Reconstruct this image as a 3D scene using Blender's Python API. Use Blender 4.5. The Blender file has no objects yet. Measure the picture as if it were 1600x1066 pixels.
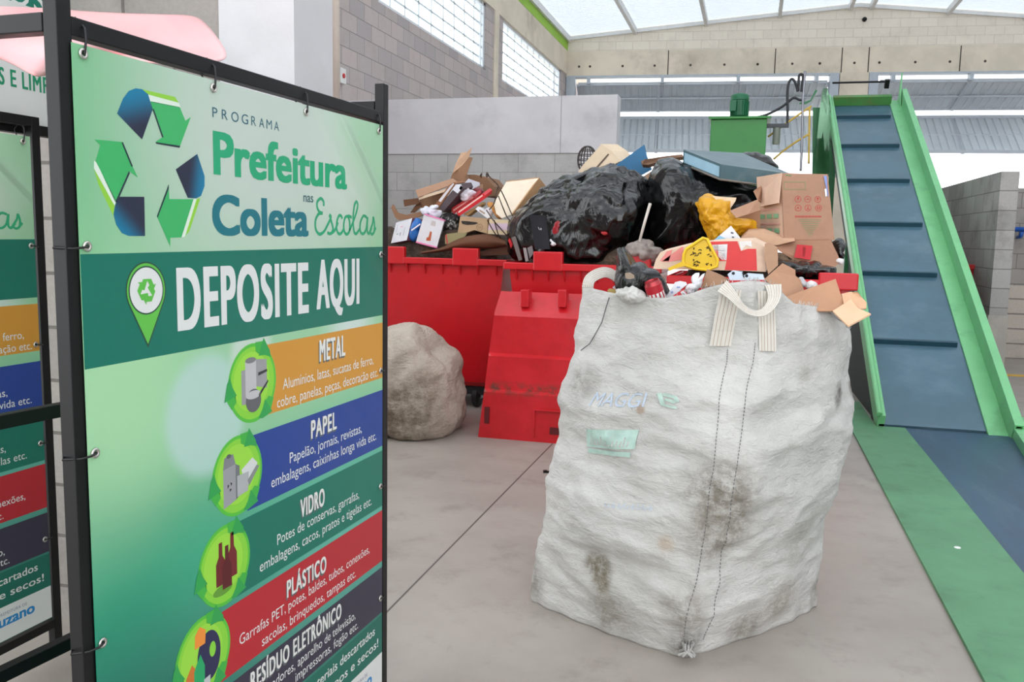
import bpy, math, random
from math import sin, cos, pi, sqrt, atan2, radians
from mathutils import Vector, Matrix, noise
random.seed(7)
SC = bpy.context.scene
COL = SC.collection

# ---------------------------------------------------------------- camera
F_PX = 1350.0
YAW, PITCH, ROLL, EYE = radians(15.3), math.atan(164 / 1350), 0.02, 1.5
FWD = Vector((-sin(YAW) * cos(PITCH), cos(YAW) * cos(PITCH), -sin(PITCH)))
R0 = Vector((cos(YAW), sin(YAW), 0))
U0 = R0.cross(FWD)
RT = R0 * cos(ROLL) + U0 * sin(ROLL)
UP = RT.cross(FWD)
EYEP = Vector((0, 0, EYE))
cam = bpy.data.cameras.new('camera')
cam.sensor_width = 36.0
cam.lens = 36.0 * F_PX / 1600.0
cam.clip_start = 0.05
cam.clip_end = 200
cam_o = bpy.data.objects.new('camera', cam)
COL.objects.link(cam_o)
cam_o.matrix_world = Matrix(((RT.x, UP.x, -FWD.x, 0), (RT.y, UP.y, -FWD.y, 0), (RT.z, UP.z, -FWD.z, EYE), (0, 0, 0, 1)))
SC.camera = cam_o
SC.view_settings.view_transform = 'Standard'
SC.view_settings.look = 'None'
SC.view_settings.gamma = 1.0
SC.view_settings.use_curve_mapping = False
SC.view_settings.exposure = 0.22

# ---------------------------------------------------------------- sky
W = bpy.data.worlds.new('overcast_sky')
SC.world = W
W.use_nodes = True
wn = W.node_tree
bg = wn.nodes['Background']
bg.inputs['Color'].default_value = (0.95, 0.975, 1.0, 1)
bg.inputs['Strength'].default_value = 2.6

# ---------------------------------------------------------------- pixel rays -> points in the hall
def ray(x, y):
    return FWD + RT * ((x - 800) / F_PX) - UP * ((y - 533) / F_PX)
def at(x, y, d):
    return EYEP + ray(x, y) * d
def onY(x, y, Y):
    r = ray(x, y); return EYEP + r * (Y / r.y)
def onX(x, y, X):
    r = ray(x, y); return EYEP + r * (X / r.x)
def onZ(x, y, Z=0.0):
    r = ray(x, y); return EYEP + r * ((Z - EYE) / r.z)
def onP(x, y, p, n):
    r = ray(x, y); return EYEP + r * ((p - EYEP).dot(n) / r.dot(n))
def za(x, y): return (610 + x / 5.333, 220 + y / 5.333)
def zb(x, y): return (1000 + x / 3.553, 220 + y / 3.553)
def zc(x, y): return (700 + x / 6.66, 260 + y / 6.66)
def zd(x, y): return (800 + x / 4.0, 220 + y / 4.0)
def ze(x, y): return (900 + x / 6.664, 400 + y / 6.664)
def Z(f, *pts): return [f(*p) for p in pts]

# ---------------------------------------------------------------- mesh builder
class MB:
    def __init__(s):
        s.v = []; s.f = []; s.m = []
    def add(s, vs, fs, m=0):
        o = len(s.v)
        s.v += [Vector(v) for v in vs]
        for f in fs:
            s.f.append([i + o for i in f]); s.m.append(m)
        return s
    def poly(s, pts, m=0):
        return s.add(pts, [list(range(len(pts)))], m)
    def box(s, x0, x1, y0, y1, z0, z1, m=0):
        vs = [(x, y, z) for z in (z0, z1) for y in (y0, y1) for x in (x0, x1)]
        return s.add(vs, [(0, 2, 3, 1), (4, 5, 7, 6), (0, 1, 5, 4), (2, 6, 7, 3), (0, 4, 6, 2), (1, 3, 7, 5)], m)
    def obox(s, c, a, b, n, m=0):
        c, a, b, n = Vector(c), Vector(a), Vector(b), Vector(n)
        vs = [c + a * i + b * j + n * k for k in (-1, 1) for j in (-1, 1) for i in (-1, 1)]
        return s.add(vs, [(0, 2, 3, 1), (4, 5, 7, 6), (0, 1, 5, 4), (2, 6, 7, 3), (0, 4, 6, 2), (1, 3, 7, 5)], m)
    def prism(s, pts, vec, m=0, ms=None):
        n = len(pts); pts = [Vector(p) for p in pts]; vec = Vector(vec)
        ms = m if ms is None else ms
        s.add(pts, [list(range(n))], m)
        s.add([p + vec for p in pts], [list(range(n))[::-1]], m)
        for i in range(n):
            j = (i + 1) % n
            s.add([pts[j], pts[i], pts[i] + vec, pts[j] + vec], [(0, 1, 2, 3)], ms)
        return s
    def tube(s, path, r, n=8, m=0, closed=False):
        P = [Vector(p) for p in path]; k = len(P)
        rr = r if isinstance(r, (list, tuple)) else [r] * k
        T = []
        for i in range(k):
            a = P[(i - 1) % k] if (closed or i > 0) else P[i]
            b = P[(i + 1) % k] if (closed or i < k - 1) else P[i]
            T.append((b - a).normalized())
        up = Vector((0, 0, 1)) if abs(T[0].z) < .9 else Vector((1, 0, 0))
        nn = T[0].cross(up).normalized()
        vs = []
        for i in range(k):
            nn = (nn - T[i] * nn.dot(T[i]))
            nn = nn.normalized() if nn.length > 1e-6 else T[i].orthogonal().normalized()
            bb = T[i].cross(nn)
            for j in range(n):
                a = 2 * pi * j / n
                vs.append(P[i] + (nn * cos(a) + bb * sin(a)) * rr[i])
        fs = []
        for i in range(k if closed else k - 1):
            i2 = (i + 1) % k
            for j in range(n):
                j2 = (j + 1) % n
                fs.append((i * n + j, i * n + j2, i2 * n + j2, i2 * n + j))
        if not closed:
            fs.append(tuple(range(n))[::-1]); fs.append(tuple((k - 1) * n + j for j in range(n)))
        return s.add(vs, fs, m)
    def cyl(s, p0, p1, r0, r1=None, n=20, m=0):
        return s.tube([p0, p1], [r0, r0 if r1 is None else r1], n, m)
    def lathe(s, prof, c, ax=(0, 0, 1), n=24, m=0):
        c = Vector(c); ax = Vector(ax).normalized(); a = ax.orthogonal().normalized(); b = ax.cross(a)
        k = len(prof)
        vs = [c + ax * h + (a * cos(2 * pi * j / n) + b * sin(2 * pi * j / n)) * r for r, h in prof for j in range(n)]
        fs = [(i * n + j, i * n + (j + 1) % n, (i + 1) * n + (j + 1) % n, (i + 1) * n + j) for i in range(k - 1) for j in range(n)]
        if prof[0][0] > 1e-5: fs.append(tuple(range(n))[::-1])
        if prof[-1][0] > 1e-5: fs.append(tuple((k - 1) * n + j for j in range(n)))
        return s.add(vs, fs, m)
    def grid(s, fn, nu, nv, m=0, closeu=False):
        vs = [fn(i / (nu if closeu else nu - 1), j / (nv - 1)) for j in range(nv) for i in range(nu)]
        fs = []
        for j in range(nv - 1):
            for i in range(nu if closeu else nu - 1):
                i2 = (i + 1) % nu
                fs.append((j * nu + i, j * nu + i2, (j + 1) * nu + i2, (j + 1) * nu + i))
        return s.add(vs, fs, m)
    def ribbon(s, pts2, w, f, m=0):
        # flat stroke in a plane: pts2 2D, f maps 2D -> 3D
        n = len(pts2); L = []; Rr = []
        for i in range(n):
            a = pts2[max(i - 1, 0)]; b = pts2[min(i + 1, n - 1)]
            dx, dy = b[0] - a[0], b[1] - a[1]; l = math.hypot(dx, dy) or 1
            nx, ny = -dy / l * w / 2, dx / l * w / 2
            L.append((pts2[i][0] + nx, pts2[i][1] + ny)); Rr.append((pts2[i][0] - nx, pts2[i][1] - ny))
        for i in range(n - 1):
            s.add([f(*Rr[i]), f(*Rr[i + 1]), f(*L[i + 1]), f(*L[i])], [(0, 1, 2, 3)], m)
        return s
    def mesh(s, name, mats, off=Vector((0, 0, 0)), smooth=False):
        me = bpy.data.meshes.new(name)
        me.from_pydata([tuple(v - off) for v in s.v], [], s.f)
        for mt in (mats if isinstance(mats, (list, tuple)) else [mats]): me.materials.append(mt)
        me.polygons.foreach_set('material_index', s.m)
        if smooth is not False:
            me.polygons.foreach_set('use_smooth', [True] * len(s.f))
        me.validate(); me.update()
        if smooth is not False:
            import bmesh
            b = bmesh.new(); b.from_mesh(me)
            bmesh.ops.remove_doubles(b, verts=b.verts, dist=1e-5)
            bmesh.ops.recalc_face_normals(b, faces=b.faces)
            b.to_mesh(me); b.free()
            if smooth is not True: me.set_sharp_from_angle(angle=radians(smooth))
        return me
    def base(s):
        xs = [v.x for v in s.v]; ys = [v.y for v in s.v]; zs = [v.z for v in s.v]
        return Vector(((min(xs) + max(xs)) / 2, (min(ys) + max(ys)) / 2, min(zs)))

def tag(o, label, cat, group=None):
    o['label'] = label; o['category'] = cat
    if group: o['group'] = group
    return o
def thing(name, label, cat, loc=(0, 0, 0), rz=0, group=None):
    o = bpy.data.objects.new(name, None); o.empty_display_size = .1
    COL.objects.link(o); o.location = loc; o.rotation_euler = (0, 0, rz)
    return tag(o, label, cat, group)
def part(name, mb, mats, root, smooth=False, local=False, label=None, bevel=0):
    off = Vector((0, 0, 0)) if local else Vector(root.location)
    o = bpy.data.objects.new(name, mb.mesh(name, mats, off, smooth))
    COL.objects.link(o); o.parent = root
    if label: o['label'] = label
    if bevel: bev(o, bevel)
    return o
def subpart(name, mb, mats, p, smooth=False, label=None):
    off = Vector(p.parent.location)
    o = bpy.data.objects.new(name, mb.mesh(name, mats, off, smooth)); COL.objects.link(o); o.parent = p
    if label: o['label'] = label
    return o
def bev(o, w, seg=2):
    b = o.modifiers.new('bevel', 'BEVEL'); b.width = w; b.segments = seg; b.limit_method = 'ANGLE'; b.angle_limit = radians(35)
    return o
def solo(name, label, cat, mb, mats, smooth=False, group=None, bevel=0, kind=None):
    off = mb.base()
    o = bpy.data.objects.new(name, mb.mesh(name, mats, off, smooth))
    COL.objects.link(o); o.location = off
    tag(o, label, cat, group)
    if kind: o['kind'] = kind
    if bevel: bev(o, bevel)
    return o
def struct(name, mb, mats, smooth=False, root=None):
    o = bpy.data.objects.new(name, mb.mesh(name, mats, Vector((0, 0, 0)), smooth)); COL.objects.link(o)
    if root is not None: o.parent = root
    else: o['kind'] = 'structure'
    return o

# ---------------------------------------------------------------- materials
def lin(c):
    return tuple(((x / 255) / 12.92 if x / 255 <= .04045 else ((x / 255 + .055) / 1.055) ** 2.4) for x in c) + (1,)
class NT:
    def __init__(s, name):
        s.mat = bpy.data.materials.new(name); s.mat.use_nodes = True
        s.t = s.mat.node_tree; s.b = s.t.nodes['Principled BSDF']
    def n(s, typ, **kw):
        o = s.t.nodes.new(typ)
        for k, v in kw.items():
            if k.startswith('i_'):
                key = k[2:]
                o.inputs[int(key) if key.isdigit() else key].default_value = v
            else: setattr(o, k, v)
        return o
    def l(s, a, b): s.t.links.new(a, b); return s
    def mixc(s, fac, a, b, blend='MIX'):
        m = s.n('ShaderNodeMix', data_type='RGBA', blend_type=blend)
        for sock, val in ((m.inputs[0], fac), (m.inputs[6], a), (m.inputs[7], b)):
            if hasattr(val, 'links'): s.l(val, sock)
            else: sock.default_value = val
        return m.outputs[2]
    def math(s, op, a, b=0.0, c=None, clamp=False):
        m = s.n('ShaderNodeMath', operation=op, use_clamp=clamp)
        for i, val in enumerate((a, b) if c is None else (a, b, c)):
            if hasattr(val, 'links'): s.l(val, m.inputs[i])
            else: m.inputs[i].default_value = val
        return m.outputs[0]
    def ramp(s, x, a, b):
        m = s.n('ShaderNodeMapRange', interpolation_type='SMOOTHSTEP'); s.l(x, m.inputs[0])
        m.inputs[1].default_value = a; m.inputs[2].default_value = b
        return m.outputs[0]
    def noise(s, vec, scale, detail=3, rough=.5, dist=0):
        o = s.n('ShaderNodeTexNoise', i_Scale=scale, i_Detail=detail, i_Roughness=rough, i_Distortion=dist)
        if vec is not None: s.l(vec, o.inputs['Vector'])
        return o.outputs[0]
    def scale(s, vec, sc):
        m = s.n('ShaderNodeMapping'); s.l(vec, m.inputs[0]); m.inputs['Scale'].default_value = sc
        return m.outputs[0]
    def bump(s, h, strength=.3, dist=.01, nrm=None):
        b = s.n('ShaderNodeBump'); b.inputs['Strength'].default_value = strength; b.inputs['Distance'].default_value = dist
        s.l(h, b.inputs['Height'])
        if nrm is not None: s.l(nrm, b.inputs['Normal'])
        return b.outputs[0]
def M(name, c, rough=.6, var=.10, vs=6, bump=0, bs=40, metal=0, spec=.5, dirt=None, bdist=.006, stretch=None, coat=0, alpha=1, sss=0):
    k = NT(name); c = lin(c)
    tc = k.n('ShaderNodeTexCoord').outputs['Object']
    v = k.scale(tc, stretch) if stretch else tc
    nz = k.ramp(k.noise(v, vs, 4, .6), .3, .7)
    d = tuple(x * (1 - var) for x in c[:3]) + (1,); u = tuple(min(1, x * (1 + var)) for x in c[:3]) + (1,)
    col = k.mixc(nz, d, u)
    if dirt:
        dc, amt, ds = dirt
        msk = k.math('MULTIPLY', k.ramp(k.noise(v, ds, 6, .65), .50, .72), amt)
        col = k.mixc(msk, col, lin(dc))
    k.l(col, k.b.inputs['Base Color'])
    k.b.inputs['Roughness'].default_value = rough
    k.b.inputs['Metallic'].default_value = metal
    k.b.inputs['Specular IOR Level'].default_value = spec
    k.b.inputs['Coat Weight'].default_value = coat
    k.b.inputs['Alpha'].default_value = alpha
    if bump: k.l(k.bump(k.noise(v, bs, 4, .6), bump, bdist), k.b.inputs['Normal'])
    return k.mat
def block_mat(name, c1, c2, mortar, plane, bw=.4, bh=.2, ms=.006, stain=(90, 86, 84), samt=.35, off=(0, 0)):
    k = NT(name)
    pos = k.n('ShaderNodeNewGeometry').outputs['Position']
    sx = k.n('ShaderNodeSeparateXYZ'); k.l(pos, sx.inputs[0])
    cb = k.n('ShaderNodeCombineXYZ')
    k.l(k.math('ADD', sx.outputs[0 if plane == 'X' else 1], 40 + off[0]), cb.inputs[0]); k.l(k.math('ADD', sx.outputs[2], off[1]), cb.inputs[1])
    b = k.n('ShaderNodeTexBrick'); k.l(cb.outputs[0], b.inputs['Vector'])
    b.inputs['Color1'].default_value = lin(c1); b.inputs['Color2'].default_value = lin(c2); b.inputs['Mortar'].default_value = lin(mortar)
    b.inputs['Scale'].default_value = 1; b.inputs['Mortar Size'].default_value = ms; b.inputs['Mortar Smooth'].default_value = .3
    b.inputs['Brick Width'].default_value = bw; b.inputs['Row Height'].default_value = bh; b.inputs['Bias'].default_value = -.1
    msk = k.math('MULTIPLY', k.ramp(k.noise(pos, 2.3, 6, .65), .48, .75), samt)
    col = k.mixc(msk, b.outputs[0], lin(stain))
    g = k.math('MULTIPLY_ADD', k.noise(pos, 60, 3, .7), .35, .82)
    col = k.mixc(1.0, col, g, 'MULTIPLY')
    k.l(col, k.b.inputs['Base Color']); k.b.inputs['Roughness'].default_value = .9
    h = k.math('SUBTRACT', k.math('MULTIPLY', k.noise(pos, 90, 3, .7), .35), k.math('MULTIPLY', b.outputs[1], 1.0))
    k.l(k.bump(h, .6, .006), k.b.inputs['Normal'])
    return k.mat
# ================================================================ the setting
m_conc = M('smooth_concrete', (204, 202, 205), .85, .08, 1.6, .25, 30, dirt=((150, 147, 146), .5, 1.2))
m_plaster = M('plaster_band', (202, 200, 203), .85, .08, 1.2, .15, 20, dirt=((148, 146, 148), .55, 1.0))
m_beige = M('raw_beam_concrete', (222, 210, 190), .85, .08, 1.5, .2, 25, dirt=((166, 152, 136), .6, .8))
m_gable = block_mat('painted_gable_blocks', (236, 226, 210), (230, 219, 203), (216, 205, 190), 'X', samt=.25, stain=(180, 168, 152))
m_blk_left = block_mat('hall_blocks', (192, 179, 175), (168, 161, 162), (148, 140, 137), 'Y', samt=.3, stain=(160, 145, 130))
m_blk_near = block_mat('near_blocks', (160, 152, 147), (146, 139, 135), (110, 104, 100), 'X', ms=.007, samt=.4, off=(.13, .07))
m_blk_part = block_mat('partition_blocks', (188, 187, 185), (180, 179, 177), (160, 158, 156), 'X', ms=.004, samt=.35, off=(.06, .02))
m_blk_right_y = block_mat('divider_blocks', (166, 162, 159), (148, 145, 143), (122, 118, 116), 'Y', samt=.5, off=(0, .14))
m_blk_right_x = block_mat('back_blocks', (158, 152, 146), (146, 141, 136), (120, 115, 110), 'X', samt=.4)
m_green_stripe = M('lime_paint', (150, 196, 60), .7, .05)
def translucent(name, c, t):
    k = NT(name); d = k.n('ShaderNodeBsdfDiffuse', i_Color=lin(c)); tr = k.n('ShaderNodeBsdfTranslucent', i_Color=lin(c)); mx = k.n('ShaderNodeMixShader')
    mx.inputs[0].default_value = t; k.l(d.outputs[0], mx.inputs[1]); k.l(tr.outputs[0], mx.inputs[2]); k.l(mx.outputs[0], k.t.nodes['Material Output'].inputs[0]); return k.mat
m_roof = translucent('light_fill_roof_sheet', (228, 234, 240), .33)  # translucency added so sky light through the sheets fills the hall
m_roofo = M('opaque_roof_sheet', (226, 230, 232), .6, .03, 2)
m_added_skyl = translucent('added_skylight_sheet', (240, 244, 248), .8)  # unseen strips, added for the light they let into the near half
m_steelw = M('white_steel', (222, 222, 220), .5, .04)
m_greyst = M('grey_door_steel', (178, 186, 194), .45, .04)
m_window = M('window_steel', (216, 220, 224), .5, .03)

def floor_mat():
    k = NT('polished_concrete_floor')
    pos = k.n('ShaderNodeNewGeometry').outputs['Position']
    sx = k.n('ShaderNodeSeparateXYZ'); k.l(pos, sx.inputs[0])
    base = k.mixc(k.ramp(k.noise(pos, .9, 5, .6), .3, .7), lin((148, 139, 131)), lin((166, 158, 150)))
    base = k.mixc(k.math('MULTIPLY', k.ramp(k.noise(pos, 3.5, 7, .7), .50, .76), .6), base, lin((124, 114, 106)))
    base = k.mixc(k.math('MULTIPLY', k.ramp(k.noise(k.scale(pos, (9, 1.5, 1)), 2.2, 5, .7), .62, .75), .25), base, lin((118, 110, 104)))
    # saw-cut joints
    ax = k.math('ABSOLUTE', k.math('ADD', sx.outputs[0], 1.33))
    ay = k.math('ABSOLUTE', k.math('SUBTRACT', sx.outputs[1], 9.0))
    j = k.math('MINIMUM', ax, ay)
    jm = k.math('SUBTRACT', 1.0, k.ramp(j, .002, .007))
    col = k.mixc(jm, base, lin((72, 66, 62)))
    k.l(col, k.b.inputs['Base Color'])
    k.l(k.math('MULTIPLY_ADD', k.noise(pos, 2.0, 4), .25, .38), k.b.inputs['Roughness'])
    k.l(k.bump(k.noise(pos, 45, 4, .6), .12, .004), k.b.inputs['Normal'])
    return k.mat
m_floor = floor_mat()
m_out = M('yard_concrete', (205, 203, 200), .9, .05, .5)

mb = MB(); mb.box(-9, 12, -4, 24.0, -.3, 0); struct('floor', mb, m_floor)
mb = MB(); mb.box(-40, 50, 24.0, 80, -.3, -.02); struct('trim_1', mb, m_out)          # yard outside the doors

XL = -4.58
# left wall: solid pieces around two strip windows
mb = MB()
mb.box(XL - .2, XL, 6.0, 24.2, 0, 4.33)
mb.box(XL - .2, XL, 6.0, 10.2, 4.33, 5.44)
mb.box(XL - .2, XL, 14.66, 15.70, 4.33, 5.44)
mb.box(XL - .2, XL, 20.68, 24.2, 4.33, 5.44)
struct('wall_left', mb, m_blk_left)
mb = MB(); mb.box(XL - .22, XL + .015, 6.0, 24.2, 5.44, 6.0); mb.box(XL - .2, XL + .02, 15.12, 15.38, 0, 5.44); struct('trim_2', mb, m_beige)
mb = MB(); mb.box(XL - .23, XL + .02, 6.0, 24.2, 6.0, 6.34); struct('trim_3', mb, m_green_stripe)

def glass_mat():
    k = NT('hazy_glass')
    t = k.n('ShaderNodeBsdfTransparent', i_Color=(.93, .96, .97, 1)); g = k.n('ShaderNodeBsdfGlossy', i_Roughness=.05)
    mx = k.n('ShaderNodeMixShader'); mx.inputs[0].default_value = .06
    tl_ = k.n('ShaderNodeBsdfTranslucent', i_Color=(.95, .97, .98, 1)); m2 = k.n('ShaderNodeMixShader'); m2.inputs[0].default_value = .12
    k.l(t.outputs[0], m2.inputs[1]); k.l(tl_.outputs[0], m2.inputs[2])
    k.l(m2.outputs[0], mx.inputs[1]); k.l(g.outputs[0], mx.inputs[2])
    k.l(mx.outputs[0], k.t.nodes['Material Output'].inputs[0]); return k.mat
m_glass = glass_mat()
for idx, (y0, y1, ncol) in enumerate(((10.2, 14.66, 9), (15.70, 20.68, 10))):
    rt = bpy.data.objects.new('window_%d' % (idx + 1), None); COL.objects.link(rt); rt['kind'] = 'structure'
    mb = MB(); xa, xb = XL - .12, XL - .03
    mb.box(xa, xb, y0, y0 + .06, 4.33, 5.44); mb.box(xa, xb, y1 - .06, y1, 4.33, 5.44)
    mb.box(xa, xb, y0, y1, 4.33, 4.38); mb.box(xa, xb, y0, y1, 5.39, 5.44)
    if idx == 0: mb.box(xa, xb, y1 - .22, y1 - .19, 4.33, 5.44)
    for i in range(1, ncol):
        y = y0 + (y1 - y0) * i / ncol; mb.box(XL - .066, XL - .060, y - .020, y + .020, 4.36, 5.42)
    for i in range(1, 6):
        z = 4.33 + 1.11 * i / 6; mb.box(XL - .066, XL - .060, y0, y1, z - .014, z + .014)
    struct('window_frame', mb, m_window, root=rt)
    mb = MB(); mb.box(XL - .052, XL - .048, y0 + .05, y1 - .05, 4.37, 5.40); struct('window_pane', mb, m_glass, root=rt)

# far wall, slightly out of square with the left wall
FA = radians(5.5); FO = Vector((XL, 21.25, 0)); FD = Vector((cos(FA), sin(FA), 0)); FN = Vector((-sin(FA), cos(FA), 0))
def fw(x, y, z): return FO + FD * (x - XL) + FN * y + Vector((0, 0, z))
def fbox(mb, x0, x1, y0, y1, z0, z1, m=0):
    c = fw((x0 + x1) / 2, (y0 + y1) / 2, (z0 + z1) / 2)
    mb.obox(c, FD * (x1 - x0) / 2, FN * (y1 - y0) / 2, Vector((0, 0, (z1 - z0) / 2)), m)
def onF(x, y, off=0): return onP(x, y, FO + FN * off, FN)
def fx(p): return XL + (Vector(p) - FO).dot(FD)
mb = MB(); fbox(mb, XL - .2, 9.2, 0, .25, 5.38, 5.98)
c0, c1 = fx(onF(1312, 122)), fx(onF(1357, 122))
fbox(mb, c0, c1, -.04, .3, 0, 5.40)
fbox(mb, XL - .2, fx(onF(884, 122)), 0, .25, 0, 5.4)
for x in [fx(onF(px, 98)) for px in (905, 922, 973, 1023, 1079, 1132, 1184, 1238, 1281, 1335, 1374, 1430, 1484, 1539)]:
    mb.lathe([(.03, -.004), (.022, .0)], fw(x, -.001, 5.62), FN, 10, 1)
for px in (1044, 1211, 1500, 1315, 1357):
    x = fx(onF(px, 98)); fbox(mb, x - .012, x + .012, -.003, .01, 5.4, 5.97, 1)
m_hole = M('dark_tie_hole', (70, 62, 55), .9, .1)
struct('wall_far', mb, [m_beige, m_hole])
ridge_x, eave_z, ridge_z = 2.13, 6.36, 6.98
mb = MB()
def roofz(x): return eave_z + (ridge_z - eave_z) * (1 - abs(x - ridge_x) / (ridge_x - XL))
mb.prism([fw(XL - .2, .02, 5.98), fw(9.2, .02, 5.98), fw(9.2, .02, roofz(9.2) - .02), fw(ridge_x, .02, ridge_z - .02), fw(XL - .2, .02, roofz(XL - .2) - .02)], FN * .2)
struct('trim_4', mb, m_gable)
mb = MB()
for sgn in (-1, 1):
    xe = XL if sgn < 0 else 8.84
    a, b = fw(xe, -.03, roofz(xe) - .12), fw(ridge_x, -.03, ridge_z - .12)
    mb.prism([a, b, b + Vector((0, 0, .07)), a + Vector((0, 0, .07))], FN * .05)
struct('trim_5', mb, m_steelw)

# roof over the far half of the hall (corrugation runs across)
mb = MB()
Y0R, Y1R = 9.6, 24.4
n = 150
for sgn in (-1, 1):
    xe = XL - .35 if sgn < 0 else 9.2
    for i in range(n):
        y0 = Y0R + (Y1R - Y0R) * i / n; y1 = Y0R + (Y1R - Y0R) * (i + 1) / n; w = (y1 - y0)
        for a, b, h0, h1 in ((0, .55, 0, 0), (.55, .7, 0, .03), (.7, .85, .03, .03), (.85, 1, .03, 0)):
            mb.poly([(ridge_x, y0 + w * a, ridge_z + h0), (xe, y0 + w * a, roofz(xe) + h0), (xe, y0 + w * b, roofz(xe) + h1), (ridge_x, y0 + w * b, ridge_z + h1)])
struct('ceiling', mb, m_roof)
# near half of the roof: opaque sheets, skylight strips added to shape the light
mb = MB(); ms_ = MB(); yy = -5.0
while yy < 9.6:
    for y0, y1, tgt in ((yy, yy + 1.6, mb), (yy + 1.6, min(yy + 2.9, 9.6), ms_)):
        for xe in (XL - 1.8, 9.2):
            tgt.poly([(ridge_x, y0, ridge_z), (xe, y0, roofz(xe)), (xe, y1, roofz(xe)), (ridge_x, y1, ridge_z)])
    yy += 2.92
struct('ceiling_near', mb, m_roofo); struct('ceiling_added_skylights', ms_, m_added_skyl)
mb = MB(); mb.box(9.0, 9.2, -4, 24, 0, 6.6); struct('wall_east', mb, m_conc)
mb = MB()
for i, x in enumerate([XL + .04, -2.95, -1.30, .35, 1.9, 2.36, 4.0, 5.6, 7.2]):
    z = roofz(x); mb.box(x - .04, x + .04, Y0R, 21.4 + (x - XL) * .09, z - .16, z - .02)
struct('trim_6', mb, m_steelw)

# door posts and the folding steel doors, open
mb = MB()
for a, b in ((885, 899), (1297, 1311), (1358, 1372)):
    fbox(mb, fx(onF(a, 122)), fx(onF(b, 122)), -.03, .22, 0, 5.36)
for a, b in ((886, 1311), (1358, 1640)):
    fbox(mb, fx(onF(a, 118)), fx(onF(b, 118)), -.03, .2, 5.36, 5.40)
struct('trim_7', mb, m_greyst)
m_door = M('galvanised_door_sheet', (206, 212, 216), .45, .05, 1.5)
m_doorf = M('door_frame_steel', (196, 202, 208), .5, .04)
def door(idx, pxl, pxr, nb):
    rt = bpy.data.objects.new('door_%d' % idx, None); COL.objects.link(rt); rt['kind'] = 'structure'
    xl, xr = fx(onF(pxl, 150)), fx(onF(pxr, 150))
    D1 = 1.25
    def leaf(nm, o0, z0, o1, z1):
        mb = MB(); n = int((xr - xl) / .16)
        P0 = lambda x, h: fw(x, o0, z0) + FN * h * .3 - Vector((0, 0, h))
        P1 = lambda x, h: fw(x, o1, z1) + FN * h * .3 - Vector((0, 0, h))
        w = (xr - xl) / n
        for i in range(n):
            x = xl + w * i
            for a, b, h0, h1 in ((0, .7, 0, 0), (.7, .78, 0, .03), (.78, .92, .03, .03), (.92, 1, .03, 0)):
                mb.poly([P0(x + w * a, h0), P0(x + w * b, h1), P1(x + w * b, h1), P1(x + w * a, h0)])
        lf = struct(nm, mb, m_door, root=rt)
        fm = MB(); up = Vector((0, 0, .03))
        a, b, c, d = fw(xl, o0, z0), fw(xr, o0, z0), fw(xr, o1, z1), fw(xl, o1, z1)
        for p, q in ((a, b), (d, c)): fm.obox((p + q) / 2, (q - p) / 2, FN * .035, up * 1.2)
        for i in range(nb + 1):
            t = i / nb; p, q = a.lerp(b, t), d.lerp(c, t); ax = (q - p) / 2
            fm.obox((p + q) / 2 - up * .9, FD * .035, ax, up * .9)
        p, q = a.lerp(d, .5), b.lerp(c, .5); fm.obox((p + q) / 2 - up, (q - p) / 2, FN * .025, up * .7)
        struct('leaf_frame', fm, m_doorf, root=lf)
    zt = onF(1100, 130, .15).z; zm = onF(1100, 172, D1).z; zm2 = onF(1100, 184, D1).z; zb_ = onF(1100, 236, .2).z
    leaf('upper_leaf', .15, zt, D1, zm); leaf('lower_leaf', D1, zm2, .2, zb_)
    hm = MB()
    for i in range(nb + 1):
        x = xl + (xr - xl) * (i + .15) / (nb + .3)
        fbox(hm, x - .04, x + .04, -.04, .16, zt - .02, zt + .16); 
    struct('hanger', hm, m_greyst, root=rt)
door(1, 902, 1293, 3)
door(2, 1376, 1660, 2)

# partition behind the bins
mb = MB(); mb.box(XL, -1.42, 9.1, 9.3, 0, 2.38); struct('wall_back', mb, m_blk_part)
mb = MB(); mb.box(XL, -1.80, 9.085, 9.315, 2.38, 2.97); mb.box(-1.80, -1.41, 9.085, 9.315, 0, 2.97)
mb.box(-2.003, -1.997, 9.083, 9.086, 2.38, 2.97, 1)
struct('trim_8', mb, [m_plaster, M('plaster_crack', (150, 148, 148), .9)])

# near wall behind the banners, ending in a smooth pilaster
YN = 2.62
px0 = onY(345, 60, YN).x; px1 = onY(462, 60, YN).x
mb = MB(); mb.box(-6.0, px0, YN, YN + .18, 0, 3.3); struct('wall_near', mb, m_blk_near)
mb = MB(); mb.box(px0, px1, YN - .01, YN + .26, 0, 3.4); struct('trim_9', mb, m_conc)

# low walls on the right
mb = MB(); mb.box(2.42, 2.59, 9.98, 13.6, 0.78, 2.255); struct('wall_divider', mb, m_blk_right_y)
mb = MB(); mb.box(2.41, 2.60, 9.97, 13.6, 0, .78); struct('trim_10', mb, M('rendered_plinth', (166, 160, 152), .85, .1, 3, .2, 30, dirt=((120, 114, 106), .5, 2)))
mb = MB(); zw = onY(1590, 294, 12.9).z; mb.box(2.6, 8.5, 12.9, 13.1, .98, zw); struct('wall_right', mb, m_blk_right_x)
# paler lower courses
mb = MB(); mb.box(2.6, 8.5, 12.88, 13.1, 0, .98)
struct('trim_11', mb, block_mat('pale_lower_blocks', (190, 180, 169), (178, 168, 158), (134, 126, 118), 'X', bw=1.2, ms=.012, samt=.3))
mb = MB(); mb.box(2.75, 8, 11.1, 11.25, 0.001, .004); struct('trim_12', mb, M('yellow_floor_line', (214, 170, 60), .7, .1))
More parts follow.
